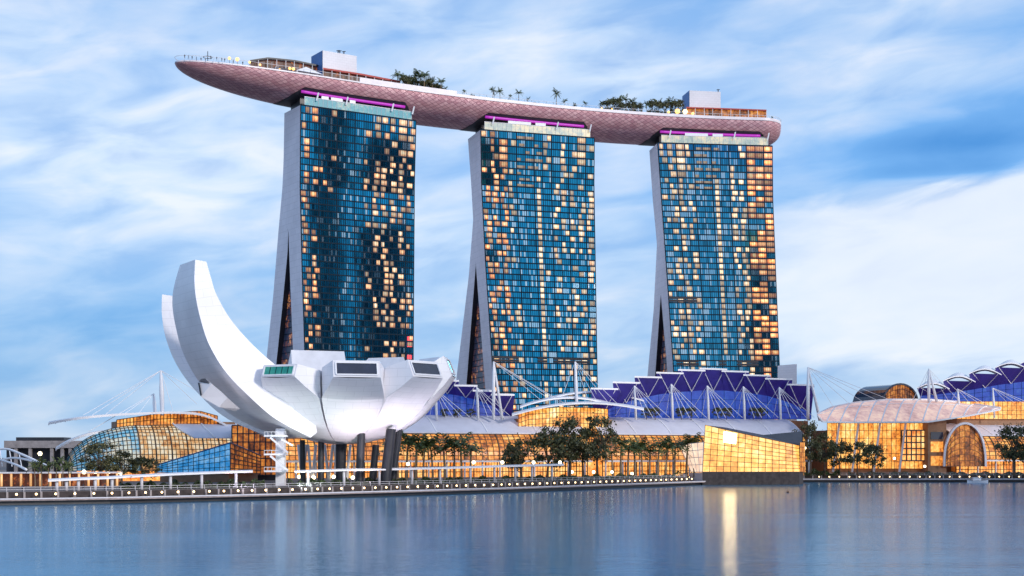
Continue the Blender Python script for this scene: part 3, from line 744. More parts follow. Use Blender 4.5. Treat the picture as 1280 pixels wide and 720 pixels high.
def deckpt(u, x, z):              # deck position seen in photo column u, x metres towards the camera from the centreline
    best = min(np.linspace(1, TOT - 1, 900), key=lambda a: abs(u_of(dp_(a, x)) - u)); p = dp_(best, x); i = int(np.searchsorted(arcs_np, best))
    t = ST[min(i, NS)][2]; return V((p.x, p.y, z)), math.atan2(t.y, t.x)
def dp_(a, x):
    cx_ = float(np.interp(a, arcs_np, [q[1].x for q in ST])); cy_ = float(np.interp(a, arcs_np, [q[1].y for q in ST]))
    i = min(NS, int(np.searchsorted(arcs_np, a))); n = ST[i][3]; return V((cx_ + n.x * x, cy_ + n.y * x))
# lift housings
M['housing'] = panelmat('housing_cladding', (.72, .71, .76), 2.5, 1.3, .5, .02, .85, lw=.06)
for nm, u0, u1, v0, ang, lab in (('rooftop_housing', 403, 446, 63, 10, 'white boxy lift housing with shaded side painted blue on the left of the roof terrace'),
                            ('rooftop_housing', 862, 901, 113, 0, 'white boxy lift housing on the right end of the roof terrace')):
    p0, r0 = deckpt(u0, 2, ZR); p1, _ = deckpt(u1, 2, ZR)
    zt = zat(v0, p0.y); rt = thing(nm, lab, 'rooftop building', (p0.x, p0.y, ZR))
    t2 = (p1 - p0).normalized(); n2 = V((-t2.y, t2.x, 0)); D = 14
    side = n2 * D
    up = V((0, 0, zt - ZR))
    q = [p0, p1, p1 + side, p0 + side]
    mb = MB(); mb.box8(q, [x + up for x in q]); build('housing_body', mb, 'housing', rt)
    mb = MB(); off = -t2 * .15 - n2 * 0
    mb.face([p0 + side + off + V((0, 0, .2)), p0 + off + V((0, 0, .2)), p0 + up + off, p0 + side + up + off]); build('side_shade_sheet', mb, 'blue_roof_shade', rt)  # bluish shade of the side away from the sun, painted as a sheet
    mb = MB()
    for f in ((.45, .5, .62) if u0 < 500 else (.92,)): 
        c = p0.lerp(p1, f) + up; mb.bar(c + V((0, 0, .05)), c + V((0, 0, 1.4)), .5); mb.bar(c + V((-.9, 0, 1.1)), c + V((.9, 0, 1.3)), .35)
    build('roof_antenna', mb, 'dark', rt)
# long dark curved pavilion roof, awnings, tents, bar
def strip(name, u0, u1, x, v0f, hgt, mats, label, cat, K=16, depth=7, glow=None, legs=True):
    rt = thing(name, label, cat, deckpt((u0 + u1) / 2, x, ZR)[0])
    g = []; g2 = []
    for k in range(K + 1):
        u = lerp(u0, u1, k / K); p, r_ = deckpt(u, x, ZR); b, _ = deckpt(u, x - depth, ZR)
        z = zat(v0f(u), p.y); g.append((p, z)); g2.append((b, z + .6))
    mb = MB(); mb.plate([[V((p.x, p.y, z)) for p, z in g], [V((p.x, p.y, z)) for p, z in g2]], (0, 0, -hgt)); build('roof', mb, mats[0], rt)
    if len(mats) > 1:
        mb = MB()
        for k in range(K):
            (p, z), (q, w) = g[k], g[k + 1]; d = (g2[k][0] - p) * .25
            mb.face([p + d, q + d, V((q.x, q.y, w - hgt)) + d * 1.0, V((p.x, p.y, z - hgt)) + d], 0, [(k * 2, 0), (k * 2 + 1.99, 0), (k * 2 + 1.99, 1), (k * 2, 1)])
        build('lit_interior', mb, mats[1], rt)
    if legs:
        for k in range(0, K + 1, 2):
            p, z = g[k]; mb = MB(); mb.bar(p, V((p.x, p.y, z - hgt)), .25); build('post', mb, 'white', rt)
    return rt
strip('roof_pavilion', 312, 402, -3, lambda u: interp(u, [312, 335, 370, 402], [75, 71.5, 75, 82]), .8, ['dark', 'ambernight'], 'low dark curved pavilion roof on the left arm of the roof terrace', 'pavilion')
strip('awning', 404, 500, 5, lambda u: interp(u, [404, 450, 500], [84.5, 91.5, 101]), .9, ['red', 'ambernight'], 'long red awning with dark underside behind the parapet over the left tower', 'awning', K=18)
strip('awning', 858, 958, 8, lambda u: interp(u, [858, 905, 958], [133.5, 135, 137]), .7, ['red', 'amberdim'], 'flat dark red awning over a glowing restaurant at the right end of the roof terrace', 'awning', K=18)
for u0, u1, v0 in ((345, 372, 86), (371, 404, 82)):
    p0, r0 = deckpt(u0, 13, ZR); p1, _ = deckpt(u1, 13, ZR); mid = p0.lerp(p1, .45); mb = MB()
    n_ = V((-(p1 - p0).y, (p1 - p0).x, 0)).normalized() * 6
    zt = zat(v0, mid.y); ze = ZR + 2.6
    q = [p0, p1, p1 + n_, p0 + n_]; ap = V((mid.x, mid.y, zt)) + n_ * .5
    for k in range(4): a, b = q[k], q[(k + 1) % 4]; mb.face([V((a.x, a.y, ze)), V((b.x, b.y, ze)), ap])
    rt = thing('tent', 'white pointed tent, the larger, beside the lift housing on the roof terrace' if u0 > 360 else 'small white pointed tent left of the bigger tent on the roof terrace', 'tent', (mid.x, mid.y, ZR))
    build('tent_roof', mb, 'white', rt)
    for a in q: mb = MB(); mb.bar(a, V((a.x, a.y, ze)), .2); build('tent_pole', mb, 'white', rt)
mbs = MB()
p, _ = deckpt(260, 0, ZR); mbs = MB(); mbs.bar(p, p + V((0, 0, 8)), .3)
rt = thing('antenna_mast', 'thin mast with a ring near the left tip of the roof terrace', 'mast', p); build('pole', mbs, 'dark', rt)
mb = MB(); mb.tube([p + V((2.2 * math.cos(a), 2.2 * math.sin(a), 5)) for a in np.linspace(0, 2 * math.pi, 17)], .16, 5, caps=False); build('ring', mb, 'dark', rt)
# lantern glows on the deck
lamp_m = MB()
for k, a in enumerate(np.linspace(0, 2 * math.pi, 7)[:-1]): pass
def sphere(mb, c, r, n=8, m=0):
    c = V(c); rg = []
    for i in range(n // 2 + 1):
        th = math.pi * i / (n // 2); rg.append([c + V((math.sin(th) * math.cos(2 * math.pi * k / n), math.sin(th) * math.sin(2 * math.pi * k / n), math.cos(th))) * r for k in range(n)])
    mb.loft(rg, True, False, m)
for j, (u, x, g, sz) in enumerate([(287, 12, 'glow', .8), (297, 12, 'glow', 1.0), (312, 12, 'glow', .7), (325, 11, 'glow', .6), (362, 13, 'glow', .8), (367, 13, 'glow', .8), (534, 14, 'glow', .9), (847, 15, 'glow', 1.5), (856, 15, 'glow2', 1.5), (836, 15, 'glow', .8), (350, 11, 'glow', .5), (866, 14, 'glow', .9), (765, 14, 'glow', .5), (752, 14, 'glow', .5)]):
    p, _ = deckpt(u, x, ZR); rt = thing('garden_lantern', 'warm glowing lantern on the roof terrace, %s from the left' % ORD[sorted([287, 297, 312, 325, 362, 367, 534, 847, 856, 836, 350, 866, 765, 752]).index(u)], 'lantern', p, 'lanterns on the roof terrace')
    mb = MB(); sphere(mb, p + V((0, 0, 2.1 + sz)), sz); build('globe', mb, g, rt, smooth=True)
    mb = MB(); mb.bar(p, p + V((0, 0, 2.2)), .15); build('post', mb, 'dark', rt)

# ---------------------------------------------------------------- vegetation prototypes
def palm_proto(h, seed, lean=.05, fr=3.6, n=15):
    r = random.Random(seed); root = thing('palm_tree', 'palm', 'palm tree'); mb = MB()
    top = V((h * lean, 0, h)); pts = [V((h * lean * (k / 6) ** 2, 0, h * k / 6)) for k in range(7)]
    mb.tube(pts, [.28 - .025 * k for k in range(7)], 6); build('trunk', mb, 'palmtrunk', root)
    mb = MB()
    for k in range(n):
        a = 2 * math.pi * k / n + r.uniform(-.2, .2); ln = fr * r.uniform(.8, 1.15); rise = r.uniform(-.5, 2.1); d = V((math.cos(a), math.sin(a), 0)); sd = V((-d.y, d.x, 0))
        P_ = [top + d * (ln * s * (1 - .16 * max(0, rise))) + V((0, 0, rise * ln * (s * .9) - ln * .95 * s * s * (.62 + .22 * rise))) for s in np.linspace(0, 1, 7)]
        for i in range(6):
            wd = ln * .20 * (1 - abs(i / 6 - .35))
            for sg in (1, -1):
                a0 = P_[i]; a1 = P_[i].lerp(P_[i + 1], .62)
                mb.face([a0, a1, a1 + sd * sg * wd + V((0, 0, -wd * .7)) + d * wd * .5, a0 + sd * sg * wd * .8 + V((0, 0, -wd * .7)) + d * wd * .5])
    build('crown', mb, 'palm', root)
    return root
def tree_proto(h, cr, seed, nclump=22, leaves=90, ls=.34):
    nclump = int(nclump * 1.35)
    r = random.Random(seed); root = thing('broadleaf_tree', 'tree', 'tree'); mb = MB()
    mb.tube([(0, 0, 0), (.1, .1, h * .25), (0, .2, h * .5)], [h * .028, h * .022, h * .014], 7)
    cl = []
    for k in range(nclump):
        a = r.uniform(0, 2 * math.pi); el_ = r.uniform(-.75, 1.0); rr = cr * r.uniform(.35, 1.08)
        c = V((math.cos(a) * rr * math.cos(el_ * 1.3), math.sin(a) * rr * math.cos(el_ * 1.3), h * .60 + math.sin(el_ * 1.2) * h * .34 + r.uniform(-.04, .04) * h)); cl.append((c, cr * r.uniform(.14, .34)))
        if k % 2 == 0: mb.tube([(0, .15, h * r.uniform(.25, .45)), c.lerp(V((0, 0, h * .5)), .45) - V((0, 0, .3)), c], [h * .011, h * .007, h * .003], 5)
    build('trunk', mb, 'trunk', root)
    mb = MB()
    for c, q in cl:
        for j in range(leaves):
            d = V((r.gauss(0, 1), r.gauss(0, 1), r.gauss(0, .75))).normalized() * q * abs(r.gauss(.55, .4))
            p = c + d; nrm = V((r.uniform(-1, 1), r.uniform(-1, 1), r.uniform(-.2, 1))).normalized(); a = nrm.orthogonal().normalized() * ls * r.uniform(.5, 1.1); b = nrm.cross(a).normalized() * a.length * .6
            mb.face([p - a, p + b, p + a, p - b])
    build('crown', mb, 'leaf', root)
    return root
PALMS = [palm_proto(8.5, 1), palm_proto(9.5, 2, -.06), palm_proto(7.5, 3, .03, 3.2)]
TREES = [tree_proto(12, 5.0, 11), tree_proto(13, 5.5, 12, 26), tree_proto(10, 4.2, 13, 18), tree_proto(8, 4.5, 14, 16)]
used = set()
def plant(protos, k, loc, rz, sc, label, group):
    p = protos[k]
    if id(p) not in used:
        used.add(id(p)); p.location = loc; p.rotation_euler = (0, 0, rz); p.scale = (sc, sc, sc) if not hasattr(sc, '__len__') else sc; p['label'] = label; p['group'] = group; return p
    return copy_tree(p, loc, rz, sc, label, group=group)
# on the roof terrace
roofp = [(497, 1.0), (503, .8), (509, .9), (519, 1.1), (524, 1.0), (530, 1.15), (537, .9), (541, .7), (551, .95), (557, .5),
         (580, .35), (616, .62), (625, .62), (638, .35), (648, .65), (660, .35), (695, .65), (706, .5), (718, .4), (731, .4), (753, .6)]
for j, (u, s) in enumerate(roofp):
    p, r_ = deckpt(u, rng.uniform(6, 14), ZR)
    plant(PALMS, j % 3, p, rng.uniform(0, 6), s * (1.15 if j < 10 else 1.45), '%s single palm from the left on the roof terrace' % (ORD[j] if j < 20 else 'twenty-first'), 'palms on the roof terrace')
shr = [(512, .55), (534, .6), (546, .5), (760, .55), (768, .75), (776, .5), (783, .75), (791, .7), (799, .6), (808, .45), (816, .8), (824, .75), (831, .7), (838, .85), (845, .8), (668, .3), (590, .25), (965, .2)]
shr += [(u, .5 + .1 * (u % 3)) for u in (505, 515, 526, 541, 549)] + [(u, .6) for u in (763, 773, 787)] 
ORD += ['twenty-first', 'twenty-second', 'twenty-third', 'twenty-fourth', 'twenty-fifth', 'twenty-sixth', 'twenty-seventh', 'twenty-eighth', 'twenty-ninth', 'thirtieth']
for j, (u, s) in enumerate(sorted(shr)):
    p, r_ = deckpt(u, rng.uniform(4, 13), ZR)
    if j % 2 and u > 700: plant(PALMS, j % 3, p, rng.uniform(0, 6), s * 1.6, 'dark palm in the roof terrace thickets, %s plant of them from the left' % ORD[j], 'palms on the roof terrace')
    else: plant(TREES, 3, p, rng.uniform(0, 6), (s * 1.7, s * 1.7, s * 1.9), 'bushy tree in the roof terrace thickets, %s plant of them from the left' % ORD[j], 'bushy trees on the roof terrace')

# ---------------------------------------------------------------- lotus museum
MC = V((-53.5, 450.0)); C36 = math.tan(R(17.88))
mus = thing('lotus_museum', 'white lotus-shaped museum with upturned petals standing on dark columns by the water', 'museum', (MC.x, MC.y, 3))
def pol(phi, r, w, z):
    c, s = math.cos(phi), math.sin(phi); return V((MC.x + r * c - w * s, MC.y + r * s + w * c, z))
def petal_mesh(phi, outer, roof, tip):
    """outer: (r, halfwidth, z) from base to rim lip; roof: (r, halfwidth, z) from centre to rim top"""
    mb = MB(); n = len(outer)
    acc = 0
    for i in range(n - 1):
        a, b = outer[i], outer[i + 1]; l = math.hypot(b[0] - a[0], b[2] - a[2]); K = 4
        for k in range(K):
            f0, f1 = -1 + 2 * k / K, -1 + 2 * (k + 1) / K
            sag = lambda f, w: -.045 * w * (1 - f * f)
            mb.face([pol(phi, a[0], a[1] * f0, a[2] + sag(f0, a[1])), pol(phi, a[0], a[1] * f1, a[2] + sag(f1, a[1])), pol(phi, b[0], b[1] * f1, b[2] + sag(f1, b[1])), pol(phi, b[0], b[1] * f0, b[2] + sag(f0, b[1]))][::-1], 0,
                    [(a[1] * f0, acc), (a[1] * f1, acc), (b[1] * f1, acc + l), (b[1] * f0, acc + l)][::-1])
        acc += l
    # side walls: strips from outer edge to roof edge at matched fractions
    K = 12
    def at(line, f):
        x = f * (len(line) - 1); i = min(int(x), len(line) - 2); g = x - i; return [lerp(line[i][q], line[i + 1][q], g) for q in range(3)]
    for sg in (1, -1):
        for k in range(K):
            a, b = at(outer, k / K), at(outer, (k + 1) / K); c, d = at(roof, (k + 1) / K), at(roof, k / K)
            q = [pol(phi, a[0], sg * a[1], a[2]), pol(phi, b[0], sg * b[1], b[2]), pol(phi, c[0], sg * c[1], c[2]), pol(phi, d[0], sg * d[1], d[2])]
            uv = [(a[0], a[2]), (b[0], b[2]), (c[0], c[2]), (d[0], d[2])]
            mb.face(q if sg > 0 else q[::-1], 0, uv if sg > 0 else uv[::-1])
    for i in range(len(roof) - 1):
        a, b = roof[i], roof[i + 1]
        mb.face([pol(phi, a[0], -a[1], a[2]), pol(phi, b[0], -b[1], b[2]), pol(phi, b[0], b[1], b[2]), pol(phi, a[0], a[1], a[2])], 1)
    a, b = outer[-1], roof[-1]
    tp = [pol(phi, a[0], -a[1], a[2]), pol(phi, a[0], a[1], a[2]), pol(phi, b[0], b[1], b[2]), pol(phi, b[0], -b[1], b[2])]
    mb.face(tp, 0)
    return mb, tp
def window(tp, parent, m, inset=(.06, .14), nm=0):
    """glazing set in the sloping tip face, with a raised white rim round it"""
    c = sum(tp, V((0, 0, 0))) / 4; nrm = (tp[1] - tp[0]).cross(tp[3] - tp[0]).normalized()
    def bl(u, v): return tp[0].lerp(tp[1], u).lerp(tp[3].lerp(tp[2], u), v)
    a, b = inset; g = [bl(a, b), bl(1 - a, b), bl(1 - a, 1 - b), bl(a, 1 - b)]
    mb = MB(); mb.face([x + nrm * .12 for x in g], 0, [(0, 0), (6, 0), (6, 1), (0, 1)]); wo_ = build('window', mb, m, parent)
    mb = MB()
    for k in range(4): mb.bar(g[k] + nrm * .2, g[(k + 1) % 4] + nrm * .2, .4, .4)
    build('frame', mb, 'white', wo_)
    if nm:
        mb = MB()
        for k in range(1, nm): f = k / nm; mb.bar(bl(lerp(a, 1 - a, f), b) + nrm * .16, bl(lerp(a, 1 - a, f), 1 - b) + nrm * .16, .16)
        build('glazing_bars', mb, 'mullion', wo_)
BASE = [(2.0, 15.6), (7, 16.2), (12, 17.4), (17, 19.4), (21.5, 22.0), (25.5, 25.2), (28.8, 28.6)]
BASE = [(r, 15.4 + 13.2 * (1 - math.sqrt(max(0, 1 - (r / 33.0) ** 2.1))) / (1 - math.sqrt(1 - (28.8 / 33.0) ** 2.1))) for r in (2, 5, 8, 11, 14, 17, 20, 23, 26, 28.8)]
def std_outer(rr, zz, hw): return [(r, r * C36, z) for r, z in BASE] + [(lerp(28.8, rr, .5) + .3, lerp(28.8 * C36, hw, .5), lerp(28.6, zz, .48)), (rr, hw, zz)]
petals = [  # azimuth, rim r, rim z, halfwidth, top r, top z, window material, bars
    (-113, 36.5, 34.6, 5.7, 35.0, 38.3, 'tglass', 5), (-76, 37.0, 34.4, 6.8, 35.2, 39.3, 'dglass', 0), (-40, 37.5, 35.0, 6.4, 35.2, 40.0, 'dglass', 0),
    (-4, 35.5, 36.5, 6.0, 33.0, 42.5, 'dglass', 0), (32, 34, 38, 6.5, 31.5, 43.5, 'dglass', 0), (68, 34, 40, 6.5, 31, 44.5, 'dglass', 0), (111, 36, 42, 9.0, 31, 46.8, 'dglass', 0), (140, 38, 36, 7, 35, 40, 'dglass', 0)]
for az_, rr, zz, hw, tr, tz, wm, nm in petals:
    outer = std_outer(rr, zz, hw)
    roof = [(3, .9, 33.5), (14, 14 * C36 - .05, 34.5), (24, 24 * C36 - .05, 36.6), (28.6, 28.6 * C36 - .05, 37.3 + (tz - 39) * .6), (tr, hw, tz)]
    mb, tp = petal_mesh(R(az_), outer, roof, None)
    po = build('petal', mb, ['petal', 'petal_in'], mus, smooth=True, angle=16); window(tp, po, wm, nm=nm)
# tall petals measured along their edges
def kx(u): return (u - 640) / F
def solve2(phi, uL, uR):
    c, s = math.cos(phi), math.sin(phi); px_, py_ = -s, c; kl, kr = kx(uL), kx(uR)
    a = np.array([[c - kl * s, -px_ + kl * py_], [c - kr * s, px_ - kr * py_]]); b = np.array([kl * MC.y - MC.x, kr * MC.y - MC.x])
    r, w = np.linalg.solve(a, b); return float(r), float(w)
def solve1(phi, u, w):
    c, s = math.cos(phi), math.sin(phi); px_, py_ = -s, c; k = kx(u)
    return (k * MC.y - MC.x - w * (px_ - k * py_)) / (c - k * s)
def tall_petal(phi, st, taper=.9, wfix=None):
    rings = []
    for (uL, uR, vR, uI, vI) in st:
        if wfix is None: r, w = solve2(phi, uL, uR)
        else: w = wfix; r = solve1(phi, uR, w)
        oR = pol(phi, r, w, 0); oR.z = zat(vR, oR.y); oL = pol(phi, r, -w, oR.z)
        wi = w * taper; ri = solve1(phi, uI, wi); iR = pol(phi, ri, wi, 0); iR.z = zat(vI, iR.y); iL = pol(phi, ri, -wi, iR.z)
        rings.append([oL, oR, iR, iL])
    return rings
from mathutils.geometry import interpolate_bezier
def dens(st, n=6):
    a = np.array(st, float); out = []
    for i in range(len(a) - 1):
        p0 = a[max(i - 1, 0)]; p1 = a[i]; p2 = a[i + 1]; p3 = a[min(i + 2, len(a) - 1)]
        for k in range(n):
            t = k / n; out.append(.5 * ((2 * p1) + (-p0 + p2) * t + (2 * p0 - 5 * p1 + 4 * p2 - p3) * t * t + (-p0 + 3 * p1 - 3 * p2 + p3) * t ** 3))
    out.append(a[-1]); return [tuple(x) for x in out]
P1 = [(225, 244, 324.5, 258, 327), (217.5, 243, 350, 264, 348), (215.5, 245, 372.5, 271, 369), (219.5, 251, 400, 289, 400), (228, 262, 432, 318, 433), (245, 283, 466, 352, 462), (270, 313, 497, 380, 478), (297, 345, 524, 392, 503), (335, 388, 547, 396, 541)]
def tall_build(name, rings, label=None):
    mb = MB(); acc = 0
    for i in range(len(rings) - 1):
        a, b = rings[i], rings[i + 1]; l = (b[1] - a[1]).length
        for k in range(4):
            j = (k + 1) % 4; w = (a[j] - a[k]).length; w2 = (b[j] - b[k]).length
            mb.face([a[k], b[k], b[j], a[j]], 1 if k == 2 else 0, [(0, acc), (0, acc + l), (w2, acc + l), (w, acc)])
        acc += l
    mb.face(rings[0], 0); mb.face(rings[-1][::-1], 0)
    o = build(name, mb, ['petal', 'petal_in'], mus, smooth=True, angle=25, merge='recalc')
    if label: o['label'] = label
    return o
r1 = tall_petal(R(-149), dens(P1)); tall_build('petal', r1, 'tallest petal, curving high to the left like a horn')
P2 = [(0, 202.5, 368, 214, 369.5), (0, 202.5, 395, 226, 395), (0, 208, 425, 245, 425), (0, 222, 458, 270, 455), (0, 246, 490, 300, 480), (0, 285, 524, 335, 500), (0, 345, 549, 380, 520)]
r2 = tall_petal(R(176), dens(P2), .85, 6.0); tall_build('petal', r2, 'second tall petal, rising behind and left of the tallest')
# short stub petal poking out below the horn
def loftpx(name, rings, mats, parent, label=None):
    mb = MB(); mb.loft([[W(*p) for p in r] for r in rings], True, True)
    o = build(name, mb, mats, parent, merge='recalc')
    if label: o['label'] = label
    return o
stub = [[(247, 478, 412), (250, 496, 411), (262, 479, 411), (250, 473, 420)], [(262, 497, 413), (268, 508, 412), (284, 496, 412), (268, 486, 422)], [(283, 509, 417), (290, 514, 416), (303, 511, 417), (290, 502, 426)]]
stb = [[(248, 477, 412), (251, 496, 411), (264, 480, 410), (258, 474, 419)], [(268, 500, 413), (274, 509, 412), (284, 497, 411.5), (276, 489, 420)], [(292, 512, 420), (294, 514, 419), (300, 511, 419), (296, 508, 424)]]
so = loftpx('petal', stb, 'petal', mus, 'short stub petal poking out low on the left')
mb = MB(); q = [W(247.4, 478.5, 411.6), W(250.4, 495, 410.6), W(252.3, 494, 410.3), W(249.6, 478.5, 411.2)]; mb.face(q[::-1]); build('window', mb, 'dark', so)
mb = MB(); q = [W(248.5, 476.8, 411.4), W(263, 479.3, 409.8), W(256.5, 473.6, 418), W(252, 474, 417)]; mb.face([x + V((0, 0, .12)) for x in q]); build('cap', mb, 'dark', so)
# columns, oculus drum, struts
for u, v0, u2, v1, w, Y in ((401, 604, 401.5, 540, 1.5, 446), (449, 604, 452, 537, 1.9, 436), (465, 604, 470, 556, 1.7, 452), (481, 604, 489, 536, 2.4, 437), (490, 604, 499, 536, 1.6, 446), (428, 604, 430, 550, 1.4, 466), (379, 604, 378, 550, 1.4, 462)):
    mb = MB(); a, b = W(u, v0, Y), W(u2, v1, Y); a.z = 3; mb.tube([a, b], [w * .7, w * .62], 10); build('column', mb, 'dark', mus, smooth=True, angle=50)
mb = MB(); mb.tube([(MC.x, MC.y, 3), (MC.x, MC.y, 17)], 1.6, 16); build('entrance_core', mb, 'louvre', mus)
for u in (378, 390, 411, 423, 433):
    for du in (-5, 5):
        mb = MB(); a = W(u, 590, 470); b = W(u + du, 556, 474); a.z = 3; mb.tube([a, b], .45, 6); build('strut', mb, 'white', mus, smooth=True)
# stair tower left of the columns
st_ = thing('stair_tower', 'white open stair tower with three landings beside the museum', 'stair tower', W(351, 604, 425)); st_.location.z = 3
mb = MB(); a = W(351, 536, 428); mb.box((a.x, 428, (a.z + 3) / 2), (2.6, 3, a.z - 3)); build('stair_core', mb, 'white', st_)
for k, (v) in enumerate((545, 568, 589)):
    mb = MB(); a = W(345, v, 425); mb.box((a.x, 425, a.z), (6.6, 3.2, .5)); mb2 = MB(); mb2.bar(a + V((-3.2, -1.5, 1.2)), a + V((3.2, -1.5, 1.2)), .14); 
    for q in range(7): mb2.bar(a + V((-3.2 + q * 1.06, -1.5, .2)), a + V((-3.2 + q * 1.06, -1.5, 1.2)), .1)
    l_ = build('landing', mb, 'white', st_); build('handrail', mb2, 'white', l_)
for (ua, va, ub, vb) in ((338, 547, 360, 566), (338, 570, 360, 588), (352, 549, 366, 557)):
    mb = MB(); mb.bar(W(ua, va, 423), W(ub, vb, 423), 1.2, .5); build('stair_flight', mb, 'white', st_)

# ---------------------------------------------------------------- shopping mall along the promenade
def base(u, d=0):                 # point of the mall's front line in photo column u, d metres behind it
    k = kx(u); Y = (610 + 1.1 * d) / (1 - .45 * k); return V((k * Y, Y))
MT = V((1, .45)).normalized(); MN = V((-MT.y, MT.x))
def mp_(u, v, d=0): b = base(u, d); return V((b.x, b.y, zat(v, b.y)))
def gridsurf(fn, nu, nv, glass, frame, parent, cu=1, cv=1, bar=.3, nm='glazing', fnm='glazing_bars', off=None, every=1, thick=None):
    """fn(s,t) -> point; glass surface plus bars along its grid"""
    g = [[fn(i / nu, j / nv) for i in range(nu + 1)] for j in range(nv + 1)]
    mb = MB()
    for j in range(nv):
        for i in range(nu):
            mb.face([g[j][i], g[j][i + 1], g[j + 1][i + 1], g[j + 1][i]], 0, [(i * cu, j * cv), ((i + .999) * cu, j * cv), ((i + .999) * cu, (j + .999) * cv), (i * cu, (j + .999) * cv)])
    build(nm, mb, glass, parent)
    o = off or V((0, -.15, .05)); mb = MB()
    for j in range(0, nv + 1):
        for i in range(nu): mb.bar(g[j][i] + o, g[j][i + 1] + o, bar)
    for i in range(0, nu + 1, every):
        b2 = bar * (2.0 if thick and i % thick == 0 else 1)
        for j in range(nv): mb.bar(g[j][i] + o, g[j + 1][i] + o, b2)
    build(fnm, mb, frame, parent)
def barrel(u0, u1, label, glass='amber', left_round=False, vg=(575, 543, 522), nu=40, ribs=6, parent=None, ztop=None, roofd=22):
    p0 = base(u0); p1 = base(u1)
    rt = thing('shopping_mall', label, 'mall', ((p0.x + p1.x) / 2, (p0.y + p1.y) / 2, 3))
    vr = zat(vg[0], 610), zat(vg[1], 610), zat(vg[2], 630)
    def prof(t):                  # 0..1 glass from eaves to roof edge
        a = t * 1.05; return 6.5 * (1 - math.cos(a)) * 1.6, vr[0] + (vr[1] - vr[0]) * math.sin(a) / math.sin(1.05)
    def fn(s, t):
        q = p0.lerp(p1, s); d, z = prof(t); return V((q.x + MN.x * d, q.y + MN.y * d, z))
    gridsurf(fn, nu, 7, glass, 'mull_w', rt, bar=.28, thick=ribs)
    d1, z1 = prof(1)
    g = []
    for k in range(7):
        t = k / 6; d = lerp(d1 - .5, roofd, t); z = z1 + .3 + (vr[2] - z1) * math.sin(t * math.pi / 2)
        g.append([V((q.x + MN.x * d, q.y + MN.y * d, z)) for q in [p0.lerp(p1, s / 12) for s in range(13)]])
    mb = MB(); mb.plate(g, (0, 0, .5)); build('roof', mb, 'steelroof', rt)
    for s in range(0, 13, 2):
        mb = MB()
        for k in range(6): mb.bar(g[k][s] + V((0, 0, .6)), g[k + 1][s] + V((0, 0, .6)), .5, .3)
        build('roof_rib', mb, 'white', rt)
    # storefront
    mb = MB(); K = nu
    for k in range(K):
        a, b = p0.lerp(p1, k / K) + MN * 3, p0.lerp(p1, (k + 1) / K) + MN * 3
        mb.face([(a.x, a.y, 3), (b.x, b.y, 3), (b.x, b.y, vr[0]), (a.x, a.y, vr[0])], 0, [(k, 0), (k + .99, 0), (k + .99, 1), (k, 1)])
    build('shopfront', mb, 'shop', rt)
    mb = MB()
    for k in range(K * 2 + 1):
        a = p0.lerp(p1, k / K / 2) + MN * 2.8; mb.bar((*a, 3), (*a, vr[0]), .45 if k % 4 == 0 else .18)
    for z in (5.2, 7.4):
        mb.bar((*(p0 + MN * 2.8), z), (*(p1 + MN * 2.8), z), .35)
    build('shopfront_bars', mb, 'mull_w', rt)
    for k in range(0, K + 1, 3):
        a = p0.lerp(p1, k / K); mb = MB(); mb.tube([(a.x, a.y, 3), (a.x, a.y, vr[0])], .4, 6); build('column', mb, 'offwhite', rt)
    mb = MB(); a, b = p0 - MN * 2, p1 - MN * 2; mb.box8([(*a, vr[0] - .9), (*b, vr[0] - .9), (*(b + MN * 5), vr[0] - .9), (*(a + MN * 5), vr[0] - .9)], [(*a, vr[0] - .2), (*b, vr[0] - .2), (*(b + MN * 5), vr[0] - .2), (*(a + MN * 5), vr[0] - .2)])
    build('entrance_canopy', mb, 'offwhite', rt)
    mb = MB(); q = [p0 + MN * (d1 + 1), p1 + MN * (d1 + 1), p1 + MN * roofd, p0 + MN * roofd]; mb.prism([tuple(x) for x in q], 3, z1); build('body', mb, 'brown', rt)
    return rt
barrel(345, 738, 'long mall wing with amber curved glazing and pale roof right of the museum', nu=52)
barrel(757, 1012, 'mall wing with amber glazing and pale roof between domed entrance and crystal pavilion', nu=38)
# rounded left end of the second wing
def endcap(u, R0, label_parent, glass='amber', vg=(575, 536), sgn=-1):
    p = base(u); z0, z1 = zat(vg[0], p.y), zat(vg[1], p.y)
    def fn(s, t):
        a = s * math.pi / 2; ph = t * 1.1
        rr = R0 * math.cos(ph)
        q = p + MN * R0 + MT * sgn * rr * math.sin(a) - MN * rr * math.cos(a); return V((q.x, q.y, z0 + (z1 - z0) * math.sin(ph) / math.sin(1.1)))
    gridsurf(fn, 12, 7, glass, 'mull_w', label_parent, bar=.28, nm='end_glazing', fnm='end_glazing_bars')

